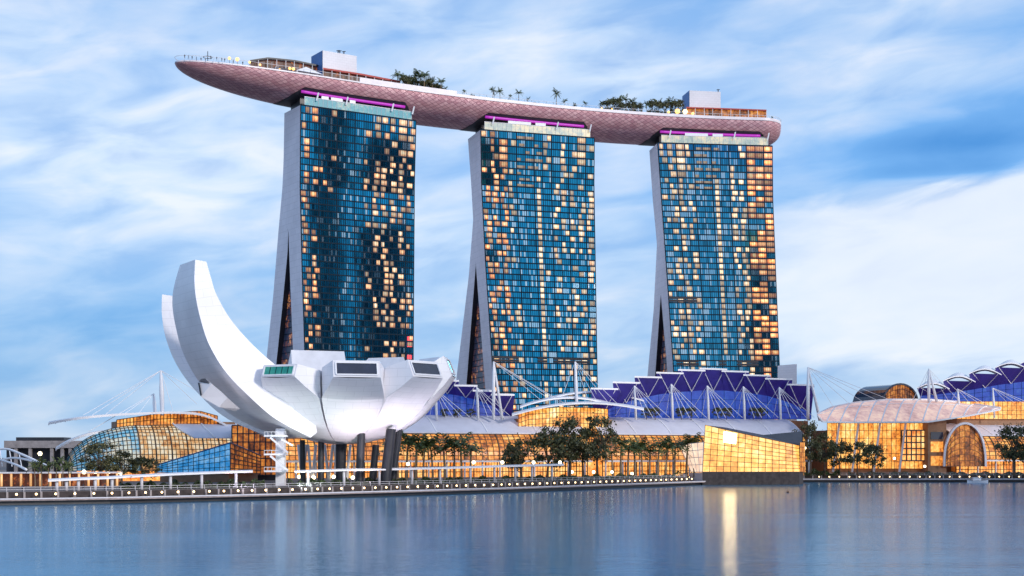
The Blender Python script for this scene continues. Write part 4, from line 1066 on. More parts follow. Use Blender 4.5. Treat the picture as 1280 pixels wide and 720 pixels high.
# domed entrance between the wings
en = thing('mall_entrance', 'amber glass entrance hall under thin white arched roofs behind the trees', 'entrance hall', (base(700).x, base(700).y, 3))
def vtop(u): return interp(u, [634, 660, 700, 740, 800], [521, 509, 506, 507, 511])
gridsurf(lambda s, t: mp_(lerp(648, 760, s), lerp(575, vtop(lerp(648, 760, s)) + 3, t), 9), 26, 10, 'amber2', 'mull_w', en, bar=.25)
for (u0, u1, um, v0, vm, v1, d, wd) in ((640, 805, 715, 519, 505, 512, 4, 10), (650, 765, 705, 509, 498, 506, 14, 12), (672, 805, 745, 503, 491, 501, 24, 14)):
    g = [[], [], []]
    for k in range(25):
        s = k / 24; u = lerp(u0, u1, s); c = np.polyfit([u0, um, u1], [v0, vm, v1], 2); v = float(np.polyval(c, u)); ww = .25 + .75 * math.sin(math.pi * min(1, max(0, s)))
        for j in range(3): g[j].append(mp_(u, v, d + wd * (j - .4) * .7 * ww) + V((0, 0, -.5 * abs(j - 1) * ww)))
    g = [[V((p.x, p.y, g[1][i].z + (0, .9, .5)[j])) for i, p in enumerate(r_)] for j, r_ in enumerate(g)]
    mb = MB(); mb.plate(g, (0, 0, -.55)); build('arched_roof', mb, 'white', en, smooth=True, angle=40)
mb = MB()
for k in range(10): a = base(lerp(640, 760, k / 10), 6); b = base(lerp(640, 760, (k + 1) / 10), 6); mb.face([(a.x, a.y, 3), (b.x, b.y, 3), (b.x, b.y, 10), (a.x, a.y, 10)], 0, [(k, 0), (k + .9, 0), (k + .9, 1), (k, 1)])
build('shopfront', mb, 'shop', en)
mb = MB(); a = base(646, 12); b = base(765, 12); mb.prism([tuple(a), tuple(b), tuple(b + MN * 14), tuple(a + MN * 14)], 3, 28); build('body', mb, 'brown', en)
endcap(762, 16, en)

# left (north) mall: rounded glass barrel, upper gallery, winged roofs
nm_ = thing('shopping_mall', 'rounded glass mall hall with amber glow and pale roof panel left of the museum', 'mall', (base(210, -30).x, base(210, -30).y, 3))
DN = -40
def nfn(s, t):
    u = lerp(90, 306, s); q = base(u, DN); e = min(1, (s / .42)); sc = math.sqrt(max(0, 1 - (1 - e) ** 2)); sc = .02 + .98 * sc
    ph = t * 1.3; z = 6.5 + 16.2 * sc * math.sin(ph) / math.sin(1.3); d = 15 * (1 - math.cos(ph)) + (1 - sc) * 14
    return V((q.x + MN.x * d, q.y + MN.y * d, z))
M['northamber'] = litglass('amber_cream_lit_glazing', [(0, (.14, .05, .02)), (.3, (.50, .20, .06)), (.5, (.80, .45, .18)), (.7, (.85, .72, .5)), (1, (.9, .9, .85))], .95, blot=.14, low=.32)
gridsurf(lambda s_, t: nfn(s_ * .40, t), 17, 11, 'cyglass', 'mullion', nm_, bar=.22, nm='end_glazing', fnm='end_bars')
gridsurf(lambda s_, t: nfn(lerp(.40, 1, s_), t), 26, 11, 'northamber', 'mull_w', nm_, bar=.24, thick=4)
def strip_v(u): return interp(u, [90, 120, 200, 306], [575, 548, 537, 533])
mb = MB()
g = [[nfn(lerp(.62 + .10 * (1 - f) ** 2 - .0, .99, q), t) + V((0, -.5, .45)) for q in np.linspace(0, 1, 12)] for f, t in zip(np.linspace(0, 1, 6), np.linspace(.56, 1.0, 6))]
mb.plate(g, (0, 0, .3)); build('roof_panel', mb, 'steelroof', nm_, smooth=True, angle=40)
mb = MB()
for q in (0, 5, 11):
    mb = MB()
    for j in range(5): mb.bar(g[j][q] + V((0, -.1, .45)), g[j + 1][q] + V((0, -.1, .45)), .45)
    build('roof_rib', mb, 'white', nm_)
mb = MB(); K = 26
for k in range(K):
    a, b = base(lerp(96, 312, k / K), DN + 1), base(lerp(96, 312, (k + 1) / K), DN + 1)
    mb.face([(a.x, a.y, 3), (b.x, b.y, 3), (b.x, b.y, 6.6), (a.x, a.y, 6.6)], 0, [(k, 0), (k + .99, 0), (k + .99, 1), (k, 1)])
build('shopfront', mb, 'shop', nm_)
# upper gallery
def ub(u, v, d=0): return mp_(u, v, DN + 16 + d)
gridsurf(lambda s, t: ub(lerp(146, 272, s), lerp(545, interp(lerp(146, 272, s), [146, 200, 250, 272], [525, 517, 514, 520]), t)), 30, 4, 'amber', 'mull_w', nm_, bar=.25, nm='gallery_glazing', fnm='gallery_bars')
mb = MB(); a, b = base(150, DN + 17), base(300, DN + 17); mb.prism([tuple(a), tuple(b), tuple(b + MN * 20), tuple(a + MN * 20)], 3, 24.5); build('body', mb, 'brown', nm_)
def wing(pts, parent, wd=14, d0=-6, th=.5, m='white', name='wing_roof'):
    g = [[], []]
    for k, (u, v) in enumerate(pts):
        s = k / (len(pts) - 1); ww = wd * (.1 + .9 * min(1, s * 2.2))
        a = ub(u, v, d0); g[0].append(a); b = base(u, DN + 16 + d0 + ww); g[1].append(V((b.x, b.y, a.z + .4)))
    mb = MB(); mb.plate(g, (0, 0, -th * 1.6)); o = build(name, mb, m, parent)
    mb = MB()
    for k in range(len(pts)): mb.bar(g[0][k] + V((0, 0, -th - .2)), g[1][k] + V((0, 0, -th - .2)), .35, .6)
    build('roof_rib', mb, 'white', o)
wing(dens([(61, 528), (95, 522), (140, 517.5), (190, 515), (225, 514.5), (252, 517), (275, 526), (300, 541)], 3), nm_, 16, -7)
wing(dens([(70, 560), (85, 551), (105, 543), (125, 539), (147, 538)], 3), nm_, 9, -3, m='white')
# blue glazed wedge in front of the mall
bp_ = thing('glass_pavilion', 'wedge-shaped blue glass pavilion in front of the mall left of the museum', 'pavilion', (W(245, 595, 480).x, 480, 3))
def wf(s, t): u = lerp(196, 288, s); return W(u, lerp(591, lerp(582, 554, s), t), lerp(486, 478, s))
gridsurf(wf, 14, 5, 'bluemall', 'mullion', bp_, bar=.16)
def wf2(s, t): u = lerp(288, 326, s); return W(u, lerp(592, lerp(554, 570, s), t), lerp(478, 500, s))
gridsurf(wf2, 7, 6, 'amberdim', 'dark', bp_, bar=.3, nm='side_glazing', fnm='side_bars')
mb = MB(); q = [W(196, 582, 486), W(288, 554, 478), W(326, 570, 500), W(240, 583, 510)]; mb.plate([[q[0], q[1]], [q[3], q[2]]], (0, 0, .4)); build('roof', mb, 'blue_roof_shade', bp_)
mb = MB(); mb.prism([(W(200, 0, 488).x, 488), (W(286, 0, 481).x, 481), (W(322, 0, 502).x, 502), (W(240, 0, 515).x, 515)], 3, 5.6); build('plinth', mb, 'brown', bp_)
# dark hall with lattice to the right of the wedge, under the horn
dh = thing('entrance_block', 'dark glass block with white lattice between the glass pavilion and the stair tower', 'building', (W(318, 600, 520).x, 520, 3))
gridsurf(lambda s, t: W(lerp(290, 346, s), lerp(594, 532, t), 520), 8, 6, 'amberdim', 'dark', dh, bar=.4)
mb = MB(); mb.prism([(W(291, 0, 521).x, 521), (W(346, 0, 521).x, 521), (W(346, 0, 521).x, 540), (W(291, 0, 521).x, 540)], 3, 22); build('body', mb, 'dark', dh)

# ---------------------------------------------------------------- blue-lit fan roofs behind
def fan(us, vt, varc, label, d=24, n=10, right=False, wdt=1.15, dome=False, vbase=524):
    u0, u1 = us
    rt = thing('fan_roof_hall', label, 'hall', (base((u0 + u1) / 2, d + 10).x, base((u0 + u1) / 2, d + 10).y, 3))
    NU = 40
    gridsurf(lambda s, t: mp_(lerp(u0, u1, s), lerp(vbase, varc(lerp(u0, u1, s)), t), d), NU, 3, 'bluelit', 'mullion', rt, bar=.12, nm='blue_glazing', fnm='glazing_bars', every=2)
    mb = MB(); a, b = base(u0 + 4, d + .7), base(u1 - 4, d + .7)
    mb.prism([tuple(a), tuple(b), tuple(b + MN * 30), tuple(a + MN * 30)], 3, zat(vbase, a.y) + .4); build('body', mb, 'brown', rt)
    w = (u1 - u0) / n
    for k in range(n):
        ua = u0 + w * k; ub_ = ua + w; um = (ua + ub_) / 2; v = vt(um)
        # soffit: from the wall's arc up and outwards to a horizontal lip
        q0, q1 = mp_(ua, varc(ua) + 1.0, d + .1), mp_(ub_, varc(ub_) + 1.0, d + .1)
        l0, l1 = mp_(ua - w * .12, v, d - 9), mp_(ub_ + w * .12 * wdt, v, d - 9)
        l1.z = l0.z = (l0.z + l1.z) / 2
        b0, b1 = mp_(ua, v - 1, d + 12), mp_(ub_, v - 1, d + 12); b0.z = b1.z = l0.z + 1.2
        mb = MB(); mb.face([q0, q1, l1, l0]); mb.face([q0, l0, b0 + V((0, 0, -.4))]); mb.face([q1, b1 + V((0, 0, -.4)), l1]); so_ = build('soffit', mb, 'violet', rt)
        mb = MB()
        if dome:
            G = []
            for j in range(5):
                row = []
                for i in range(9):
                    a = l0.lerp(l1, i / 8).lerp(b0.lerp(b1, i / 8), j / 4); row.append(a + V((0, 0, 4.6 * math.sin(math.pi * i / 8) * (.35 + .65 * math.sin(math.pi * (j + .6) / 5)))))
                G.append(row)
            mb.plate(G, (0, 0, -.5))
        else: mb.plate([[l0, l1], [b0, b1]], (0, 0, .75))
        build('roof_shell', mb, 'white', rt, smooth=dome, angle=40)
        mb = MB(); bt = mp_(um, varc(um) + 1.5, d - .6)
        mb.bar(bt, l0.lerp(l1, .12), .3); mb.bar(bt, l0.lerp(l1, .88), .3); build('v_strut', mb, 'white', rt)
    return rt
fan((478, 640), lambda u: interp(u, [478, 525, 552, 575, 600, 640], [470, 473, 475, 481, 488.5, 497]), lambda u: interp(u, [478, 540, 560, 590, 615, 640], [488, 489, 491, 497, 506, 521]), 'blue-lit stepped fan roof hall partly hidden by the museum', n=7)
fan((742, 1014), lambda u: interp(u, [742, 780, 803, 825, 850, 885, 925, 950, 975, 1000], [491, 480, 474, 469, 465.5, 461.5, 466, 471, 475, 482]),
    lambda u: interp(u, [742, 770, 800, 830, 870, 890, 920, 950, 980, 1014], [521, 506, 497, 491, 487.5, 487, 488, 492, 499, 516]), 'blue-lit stepped fan roof hall in front of the right tower', n=10)
fan((1150, 1345), lambda u: interp(u, [1150, 1190, 1210, 1235, 1262, 1345], [490, 478, 474, 466, 460, 446]), lambda u: interp(u, [1150, 1200, 1250, 1345], [494, 489, 480, 468]), 'blue-lit hall with domed white roof shells at the far right', n=6, dome=True, vbase=503, d=30)

# service block to the right of tower three
mb = MB(); q = [base(972, 48), base(996, 48), base(996, 60), base(972, 60)]
za, zb = zat(457, q[0].y), zat(455, q[1].y)
mb.box8([(*x, 3) for x in q], [(q[0].x, q[0].y, za), (q[1].x, q[1].y, zb), (q[2].x, q[2].y, zb), (q[3].x, q[3].y, za)])
tag(build('service_block', mb, 'housing'), 'plain pale block with sloping top right of the right tower', 'building')

# ---------------------------------------------------------------- cable masts
def cables(rt, top, ends, r=.10):
    for e in ends:
        mb = MB(); mb.tube([top, e], r, 4); build('cable', mb, 'white', rt)
def mast(u, vt, vb, d, ends, label, w=.55, a_leg=None, group='white cable masts over the mall', rt=None, cr=.10):
    b = mp_(u, vb, d); t = mp_(u - 2 if a_leg is None else u, vt, d)
    rt = thing('cable_mast', label, 'mast', b, group)
    mb = MB(); mb.tube([b - V((0, 0, 1)), b.lerp(t, .5), t], [w * .8, w, w * .45], 7); build('pole', mb, 'white', rt, smooth=True)
    if a_leg:
        q = mp_(a_leg, vb, d); mb = MB(); mb.tube([q - V((0, 0, 1)), t], [w * .9, w * .5], 7); build('pole', mb, 'white', rt, smooth=True)
    cables(rt, t, [mp_(*e) for e in ends], cr)
    return rt
ms = [546, 598, 795, 841, 886, 931, 976]
for j, u in enumerate(ms):
    vt = {546: 486, 598: 484, 795: 482, 841: 480, 886: 482, 931: 483, 976: 484}[u]
    mast(u, vt, 522, 12, [(u + du, 522, 6) for du in (12, 21, 32, 42)] + [(u - 9, 521, 22), (u - 26, 520, 22)][:2 if u > 600 else 1],
         '%s short white cable mast from the left, on the mall roof %s' % (ORD[j], 'near the museum' if u < 640 else 'before the right tower'), w=.62)
mast(617, 452, 522, 10, [(676, 500, 14), (690, 501, 14), (700, 503, 14), (712, 508, 14)], 'tall leaning white mast with cables in front of the middle tower', a_leg=628, w=.8)
mast(721, 452, 505, 10, [(700, 503, 14), (735, 500, 14), (745, 500, 14), (760, 503, 14), (775, 508, 14)], 'tall straight white mast over the domed entrance', w=.8)
mast(1010, 459, 523, 4, [(1042, 509, 10), (1062, 505, 10), (1080, 503, 10), (1100, 502, 10), (1118, 502, 10)], 'tall white A-shaped mast at the left end of the lens-shaped roof', a_leg=1025, w=.85)
mast(1161, 461, 500, 10, [(1150, 500, 14), (1140, 502, 14), (1185, 500, 14), (1200, 502, 14)], 'tall white A-shaped mast at the middle of the lens-shaped roof', a_leg=1171, w=.8)
mast(1199, 486, 510, 10, [(1188, 503, 14), (1212, 504, 14), (1225, 505, 14), (1235, 506, 14)], 'short white mast right of the lens-shaped roof, the left one of two', w=.6)
mast(1243, 485, 520, 10, [(1258, 502, 14), (1268, 503, 14), (1280, 504, 14), (1290, 505, 14)], 'short white mast right of the lens-shaped roof, the right one of two', w=.6)
mast(203, 463, 516, DN + 14, [(104, 519, DN + 12), (115, 519, DN + 12), (132, 518, DN + 12), (216, 513, DN + 12), (246, 505, DN + 20), (262, 498, DN + 20)], 'tallest white mast with cables over the mall left of the museum', w=.9)
mast(194, 492, 516, DN + 20, [(156, 517, DN + 12), (174, 516, DN + 12), (110, 540, DN + 12)], 'shorter white mast beside the tallest mast left of the museum', w=.7)

# ---------------------------------------------------------------- right complex: lens roof theatre, arch hall
rc = thing('theatre', 'amber-lit theatre under a broad lens-shaped ribbed roof on the right', 'theatre', (base(1100).x, base(1100).y, 3))
def lens_lo(u): return interp(u, [1022, 1028, 1060, 1160, 1215, 1250], [520, 527, 528, 527.5, 519, 512])
def lens_hi(u): return interp(u, [1022, 1040, 1070, 1110, 1160, 1200, 1250], [519, 510.5, 504.5, 501, 501, 504, 511.5])
g = []
for j in range(6):
    t = j / 5; row = []
    for k in range(41):
        u = lerp(1022, 1250, k / 40); v = lerp(lens_lo(u), lens_hi(u), math.sin(t * math.pi / 2)); row.append(mp_(u, v, -6 + 24 * t * min(1, (lens_lo(u) - lens_hi(u)) / 14 + .1)))
    g.append(row)
M['lens'] = litglass('roof_panels_painted_glow', [(0, (.10, .03, .03)), (.35, (.35, .16, .12)), (.6, (.6, .36, .30)), (1, (1, .72, .5))], .8, base=(.34, .25, .24), blot=.08, low=.28, rough=.4)  # light from below put into the roof panels as emission
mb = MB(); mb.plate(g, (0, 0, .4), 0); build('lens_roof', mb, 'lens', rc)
for k in range(2, 40, 3):
    mb = MB()
    for j in range(5):
        def gk(j, x): x = min(39.99, x); i = int(x); return g[j][i].lerp(g[j][i + 1], x - i) + V((0, -.4, .5))
        mb.bar(gk(j, k + j * .45), gk(j + 1, k + (j + 1) * .45), .55, .4)
    build('roof_rib', mb, 'white', rc)
mb = MB()
for k in range(40): mb.bar(g[5][k] + V((0, -.4, .6)), g[5][k + 1] + V((0, -.4, .6)), .9); mb.bar(g[3][k] + V((0, -.4, .5)), g[3][k + 1] + V((0, -.4, .5)), .25); mb.bar(g[0][k] + V((0, -.4, 0)), g[0][k + 1] + V((0, -.4, 0)), .7)
build('roof_edge', mb, 'white', rc)
gridsurf(lambda s, t: mp_(lerp(1034, 1160, s), lerp(586, 529, t), 2), 22, 6, 'amber2', 'mull_w', rc, bar=.22)
mb = MB()
for u in (1041, 1065, 1092, 1124): mb.bar(mp_(u, 590, -1), mp_(u + 8, 529, -1), .9)
build('raking_column', mb, 'offwhite', rc)
gridsurf(lambda s, t: mp_(lerp(1127, 1157, s), lerp(576, 538, t), .8), 5, 5, 'shop', 'dark', rc, bar=.6, nm='tall_window', fnm='window_bars')
mb = MB(); a, b = base(1036, 3), base(1160, 3); mb.prism([tuple(a), tuple(b), tuple(b + MN * 14), tuple(a + MN * 14)], 3, 24); build('body', mb, 'brown', rc)
a, b = base(1160, -2), base(1183, -2); zt = zat(526, a.y)
mb = MB(); mb.prism([tuple(a), tuple(b), tuple(b + MN * 18), tuple(a + MN * 18)], 3, zt); so_ = build('stone_pier', mb, 'brown', rc)
for v0, v1, mm in ((540, 549, 'dglass'), (552, 565, 'amber2'), (570, 582, 'amber')):
    mb = MB(); q = [mp_(1163.5, v1, -2.3), mp_(1179, v1, -2.3), mp_(1179, v0, -2.3), mp_(1163.5, v0, -2.3)]; mb.face(q, 0, [(0, 0), (3, 0), (3, 1), (0, 1)]); build('window', mb, mm, so_)
# small arch-ended hall on the roofline left of the third fan
ah = thing('arched_hall', 'small dark-rimmed arched glass hall peeping over the lens-shaped roof', 'hall', (base(1125, 26).x, base(1125, 26).y, 3))
def archfn(s, t): u = lerp(1104, 1146, s); c = math.sin(math.acos(max(-1, min(1, (u - 1125) / 21.01)))); return mp_(u, lerp(504, 504 - 23 * c, t), 26)
gridsurf(archfn, 14, 4, 'amberdim', 'mullion', ah, bar=.15)
mb = MB()
for k in range(16):
    a = math.pi * k / 16; b = math.pi * (k + 1) / 16
    pa, pb = mp_(1125 + 22 * math.cos(a), 504 - 24 * math.sin(a), 25.5), mp_(1125 + 22 * math.cos(b), 504 - 24 * math.sin(b), 25.5)
    q = V((MN.x * 24, MN.y * 24, 0)); mb.face([pa, pb, pb + q, pa + q]); mb.bar(pa, pb, .9)
build('vault', mb, 'dglass', ah)
# lit band between third fan and the arch hall
tb = thing('terrace_block', 'amber-lit terrace storey below the blue hall at the far right', 'building', (base(1260, 16).x, base(1260, 16).y, 3))
gridsurf(lambda s, t: mp_(lerp(1196, 1345, s), lerp(524, 502, t), 16), 26, 4, 'amber2', 'mull_w', tb, bar=.22)
mb = MB(); a, b = base(1196, 17), base(1345, 17); mb.prism([tuple(a), tuple(b), tuple(b + MN * 12), tuple(a + MN * 12)], 3, zat(503, a.y)); build('body', mb, 'brown', tb)
# right arch hall
ra = barrel(1200, 1345, 'far right mall wing with pale curved roof and amber glass arch end', nu=20, vg=(575, 541, 525))
mb = MB()
def arch_e(s, t):
    a = math.pi * (1 - s); u = 1206 + 25 * math.cos(a); vv = 583 - 52 * math.sin(a) ** .8; return mp_(u, lerp(583, vv, t), -4)
gridsurf(arch_e, 12, 7, 'amberdim', 'mull_w', ra, bar=.2, nm='arch_glazing', fnm='arch_bars')
mb = MB()
for k in range(20):
    f = lambda s: mp_(1206 + 26 * math.cos(math.pi * (1 - s)), 583 - 54 * math.sin(math.pi * (1 - s)) ** .8, -5)
    mb.bar(f(k / 20), f((k + 1) / 20), 1.0)
build('arch_rim', mb, 'steelroof', ra)

# ---------------------------------------------------------------- crystal pavilion on the water
LY = 590.0
cp = thing('crystal_pavilion', 'glowing faceted glass pavilion on a dark plinth standing in the water', 'pavilion', (W(940, 0, LY).x, LY, 0))
FL, FR_ = 880, 1000
gp = lambda u, v, y: W(u, v, y)
mb = MB(); mb.prism([(W(878, 0, 588).x, 588), (W(999, 0, 596).x, 596), (W(1004, 0, 615).x, 615), (W(882, 0, 615).x, 615)], -1, zat(590, 590)); build('plinth', mb, 'quay', cp)
mb = MB(); mb.prism([(W(862, 0, 604).x, 604), (W(878.5, 0, 592).x, 592), (W(885, 0, 618).x, 618)], -1, zat(591, 600)); build('pale_plinth', mb, 'offwhite', cp)
def fc(s, t): u = lerp(lerp(878, 1000, s), lerp(881.5, 999, s), t); vt = lerp(531.5, 557, s); return W(u, lerp(590, vt, t), lerp(589.5, 597.5, s) + 2 * t)
M['crys'] = litglass('crystal_lit_glazing', [(0, (.22, .07, .01)), (.25, (.70, .26, .04)), (.5, (1, .50, .10)), (.75, (1, .72, .28)), (1, (1, .95, .66))], 1.5, blot=.07, low=.33)
gridsurf(fc, 14, 8, 'crys', 'mull_w', cp, bar=.2)
def fs(s, t): u = lerp(lerp(864, 878, s), lerp(849, 879, s), t); return W(u, lerp(590, lerp(556, 553, s), t), lerp(604, 590, s))
M['crys2'] = litglass('crystal_pink_glazing', [(0, (.35, .18, .12)), (.5, (.8, .5, .36)), (1, (1, .82, .62))], 1.15, blot=.09, low=.2)
gridsurf(fs, 4, 4, 'crys2', 'offwhite', cp, bar=.2, nm='side_glazing', fnm='side_bars')
mb = MB(); q = [W(881.5, 531.5, 591.5), W(999, 557, 599.5), W(1002, 553, 620), W(905, 534, 620)]; mb.plate([[q[0], q[1]], [q[3], q[2]]], (0, 0, -.35)); build('roof', mb, 'dark', cp)
mb = MB(); q = [W(950, 546, 606), W(1003, 539, 614), W(1001, 556, 606), W(950, 547, 606)]; mb.face([W(945, 544.5, 604), W(1002, 556, 604), W(1003, 539, 616)]); mb.face([W(945, 544.5, 604), W(1003, 539, 616), W(1004, 556, 628)]); build('roof_fin', mb, 'dark', cp)
def fr2(s, t): return W(lerp(1000, 1006, s), lerp(590, 553, t), lerp(597.5, 616, s))
gridsurf(fr2, 3, 6, 'amber', 'mull_w', cp, bar=.2, nm='end_glazing', fnm='end_bars')
mb = MB(); q = [fc(.20, .70), fc(.33, .70), fc(.33, .95), fc(.20, .95)]; mb.face([x + V((0, -.3, 0)) for x in q]); M['flood'] = mat('floodlit_panel', (1, .9, .7), .4, emit=(1, .60, .24), es=24); tag(build('bright_panel', mb, 'flood', cp), 'brightly lit square panel high on the glass')

# ---------------------------------------------------------------- far-left building, bridge arcs
fb = thing('low_building', 'low dark building with flat overhanging roof at the far left', 'building', (W(60, 0, 640).x, 640, 3))
mb = MB(); mb.prism([(W(8, 0, 640).x, 640), (W(128, 0, 640).x, 640), (W(128, 0, 640).x, 670), (W(8, 0, 640).x, 670)], 3, zat(560, 640)); build('wall', mb, 'louvre', fb)
mb = MB(); mb.prism([(W(5, 0, 636).x, 636), (W(130, 0, 636).x, 636), (W(130, 0, 636).x, 674), (W(5, 0, 636).x, 674)], zat(560, 640) + .01, zat(551, 640)); build('roof', mb, 'concrete', fb)
mb = MB(); mb.prism([(W(20, 0, 642).x, 642), (W(80, 0, 642).x, 642), (W(78, 0, 642).x, 655), (W(22, 0, 642).x, 655)], zat(551, 640), zat(546.5, 640)); build('roof_plant', mb, 'dark', fb)
for u in (20, 38, 65, 78, 88): 
    mb = MB(); a = W(u, 590, 637); mb.box((a.x, 637, (zat(560, 640) + 3) / 2), (1.4, 1, zat(560, 640) - 3)); build('column', mb, 'concrete', fb)
br_ = thing('arched_bridge', 'white arched tube footbridge reaching the shore at the far left', 'bridge', (W(10, 0, 430).x, 430, 3))
for pts_ in ([(-30, 566), (5, 561), (25, 567), (45, 576), (58, 582)], [(-30, 584), (8, 573.5), (25, 573), (45, 577)], [(-10, 573), (5, 576), (20, 581), (33, 587)]):
    mb = MB(); mb.tube([W(u, v, 440 - k * 2) for k, (u, v) in enumerate(dens(pts_, 4))], .35, 6); build('arch_tube', mb, 'white', br_, smooth=True)
for u in (0, 12, 24): mb = MB(); mb.tube([W(u, 562 + abs(u - 5) * .3, 438), W(u + 3, 583, 432)], .15, 5); build('hanger', mb, 'white', br_)

# ---------------------------------------------------------------- promenade: canopies, lamps, rail, planting
def shoreY(u, d):                 # where column u meets the shoreline set back by d
    ln = offset_line(shore, d)
    for i in range(len(ln) - 1):
        ua, ub2 = u_of(ln[i]), u_of(ln[i + 1])
        if ua <= u <= ub2 or ub2 <= u <= ua:
            k = kx(u); a, b = V(ln[i]), V(ln[i + 1]); dd = b - a; t = (k * a.y - a.x) / (dd.x - k * dd.y); return a + dd * t
    return V(ln[0])
def canopy(segs, cols, label, d=12, z=7.6, wd=4.5):
    c0 = shoreY((segs[0][0] + segs[-1][0]) / 2, d)
    rt = thing('walkway_canopy', label, 'canopy', (c0.x, c0.y, 3))
    g = [[], []]
    for u, v in segs:
        p = shoreY(u, d); q = shoreY(u, d + wd); zz = zat(v, p.y) if v else z; g[0].append(V((p.x, p.y, zz))); g[1].append(V((q.x, q.y, zz + .25)))
    mb = MB(); mb.plate(g, (0, 0, -.45)); build('roof', mb, 'white', rt)
    us = [s[0] for s in segs]; zs = [p.z for p in g[0]]
    for u in cols:
        p = shoreY(u, d + 1.2); zz = interp(u, us, zs); mb = MB(); mb.tube([(p.x, p.y, 3), (p.x, p.y, zz - .4)], .42, 7); build('column', mb, 'offwhite', rt, smooth=True)
canopy([(60, 600), (100, 598), (140, 596.5), (165, 594.5)], [71, 83, 98, 119, 140], 'white canopy on posts at the far left of the promenade')
canopy([(163, 595), (220, 592), (300, 589), (316, 588.7)], [177, 213, 252, 295], 'white canopy on posts before the blue glass pavilion')
canopy([(368, 589), (430, 587), (500, 585.8), (560, 584.5), (640, 582), (705, 580.5)], [385, 430, 474, 515, 550, 588, 618, 644, 665, 690], 'long white canopy on posts in front of the museum')
def lowbox(u0, u1, d0, d1, z0, z1, name, label, cat, m, kind=None):
    a = [shoreY(lerp(u0, u1, k / 12), d0) for k in range(13)]; b = [shoreY(lerp(u0, u1, k / 12), d1) for k in range(13)]
    mb = MB()
    for k in range(12): mb.box8([(*a[k], z0), (*a[k + 1], z0), (*b[k + 1], z0), (*b[k], z0)], [(*a[k], z1), (*a[k + 1], z1), (*b[k + 1], z1), (*b[k], z1)])
    return tag(build(name, mb, m), label, cat, kind=kind)
# lamps in pairs along the edge: a bright globe on a short post
lamp = thing('promenade_lamp', 'lamp', 'lamp'); lamp.location = (0, 0, 0)
mb = MB(); sphere(mb, (0, 0, 1.0), .29, 12); build('globe', mb, 'lamp', lamp, smooth=True)
mb = MB(); mb.bar((0, 0, 0), (0, 0, .7), .18); build('post', mb, 'dark', lamp)
def zone(u):
    for a, z in ((60, 'at the far left end of the promenade'), (160, 'before the low white canopy left of the dark tree'), (320, 'before the blue glass pavilion'), (430, 'below the left half of the lotus museum'), (545, 'below the right half of the lotus museum'), (660, 'before the palms right of the museum'), (760, 'before the mall trees'), (870, 'just left of the crystal pavilion')):
        if u < a: return z
    return 'below the theatre' if u < 1160 else 'at the far right end of the promenade'
first = True
for p, t in along(offset_line(shore, 5.5), 4.6, 2.0):
    u = u_of(p)
    if not (-4 < u < 1284) or (866 < u < 1014): continue
    lb = 'small glowing boardwalk lamp ' + zone(u); gr = 'lamps on the waterside boardwalk ' + zone(u)
    if first: lamp.location = (p.x, p.y, 1.45); tag(lamp, lb, group=gr); first = False
    else: copy_tree(lamp, (p.x, p.y, 1.45), label=lb, group=gr)
# railing along upper promenade and white lip
mb = MB(); rl = [p for p, t in along(offset_line(shore, 8.6), 4.0) if -20 < u_of(p) < 1300]
for i in range(len(rl) - 1):
    if (rl[i] - rl[i + 1]).length > 8: continue
    for z in (3.5, 4.1): mb.bar((*rl[i], z), (*rl[i + 1], z), .09)
    mb.bar((*rl[i], 3), (*rl[i], 4.1), .12)
tag(build('railing', mb, 'offwhite'), 'thin pale railing running along the upper promenade edge', 'railing')
mb = MB(); lp = [p for p, t in along(offset_line(shore, -.05), 6.0) if -20 < u_of(p) < 1300]
for i in range(len(lp) - 1):
    if (lp[i] - lp[i + 1]).length < 10: mb.bar((*lp[i], 1.5), (*lp[i + 1], 1.5), .3, .3)
tag(build('kerb', mb, 'offwhite'), kind='structure')
# hedge clumps
def hedge(u0, u1, d, z, hgt, label, seed, dens_=26):
    r = random.Random(seed); mb = MB(); n = int((u1 - u0) * dens_)
    for _ in range(n):
        u = r.uniform(u0, u1); p = shoreY(u, d + r.uniform(0, 3)); hh = hgt * (.6 + .4 * math.sin(u * .31) * math.cos(u * .13)); c = V((p.x, p.y, z + r.uniform(0, 1) ** .7 * hh))
        nrm = V((r.uniform(-1, 1), r.uniform(-1, 1), r.uniform(-.2, 1))).normalized(); a = nrm.orthogonal().normalized() * r.uniform(.2, .5); b = nrm.cross(a)
        mb.face([c - a, c + b * .6, c + a, c - b * .6])
    tag(build('hedge', mb, 'shrub'), label, 'hedge', kind=None)
hedge(150, 330, 18, 3, 2.4, 'low dark hedge before the blue glass pavilion', 1)
hedge(360, 480, 17, 3, 2.3, 'low dark hedge under the lotus museum', 2)
hedge(490, 700, 16, 3, 2.2, 'low dark hedge between the canopy and the palms right of the museum', 3)
hedge(700, 860, 12, 3, 2.2, 'low hedge left of the crystal pavilion', 4)
hedge(1005, 1050, 6, 3, 3.2, 'leafy bank right of the crystal pavilion', 5)
hedge(1060, 1282, 12, 3, 1.8, 'low hedge before the theatre', 6)
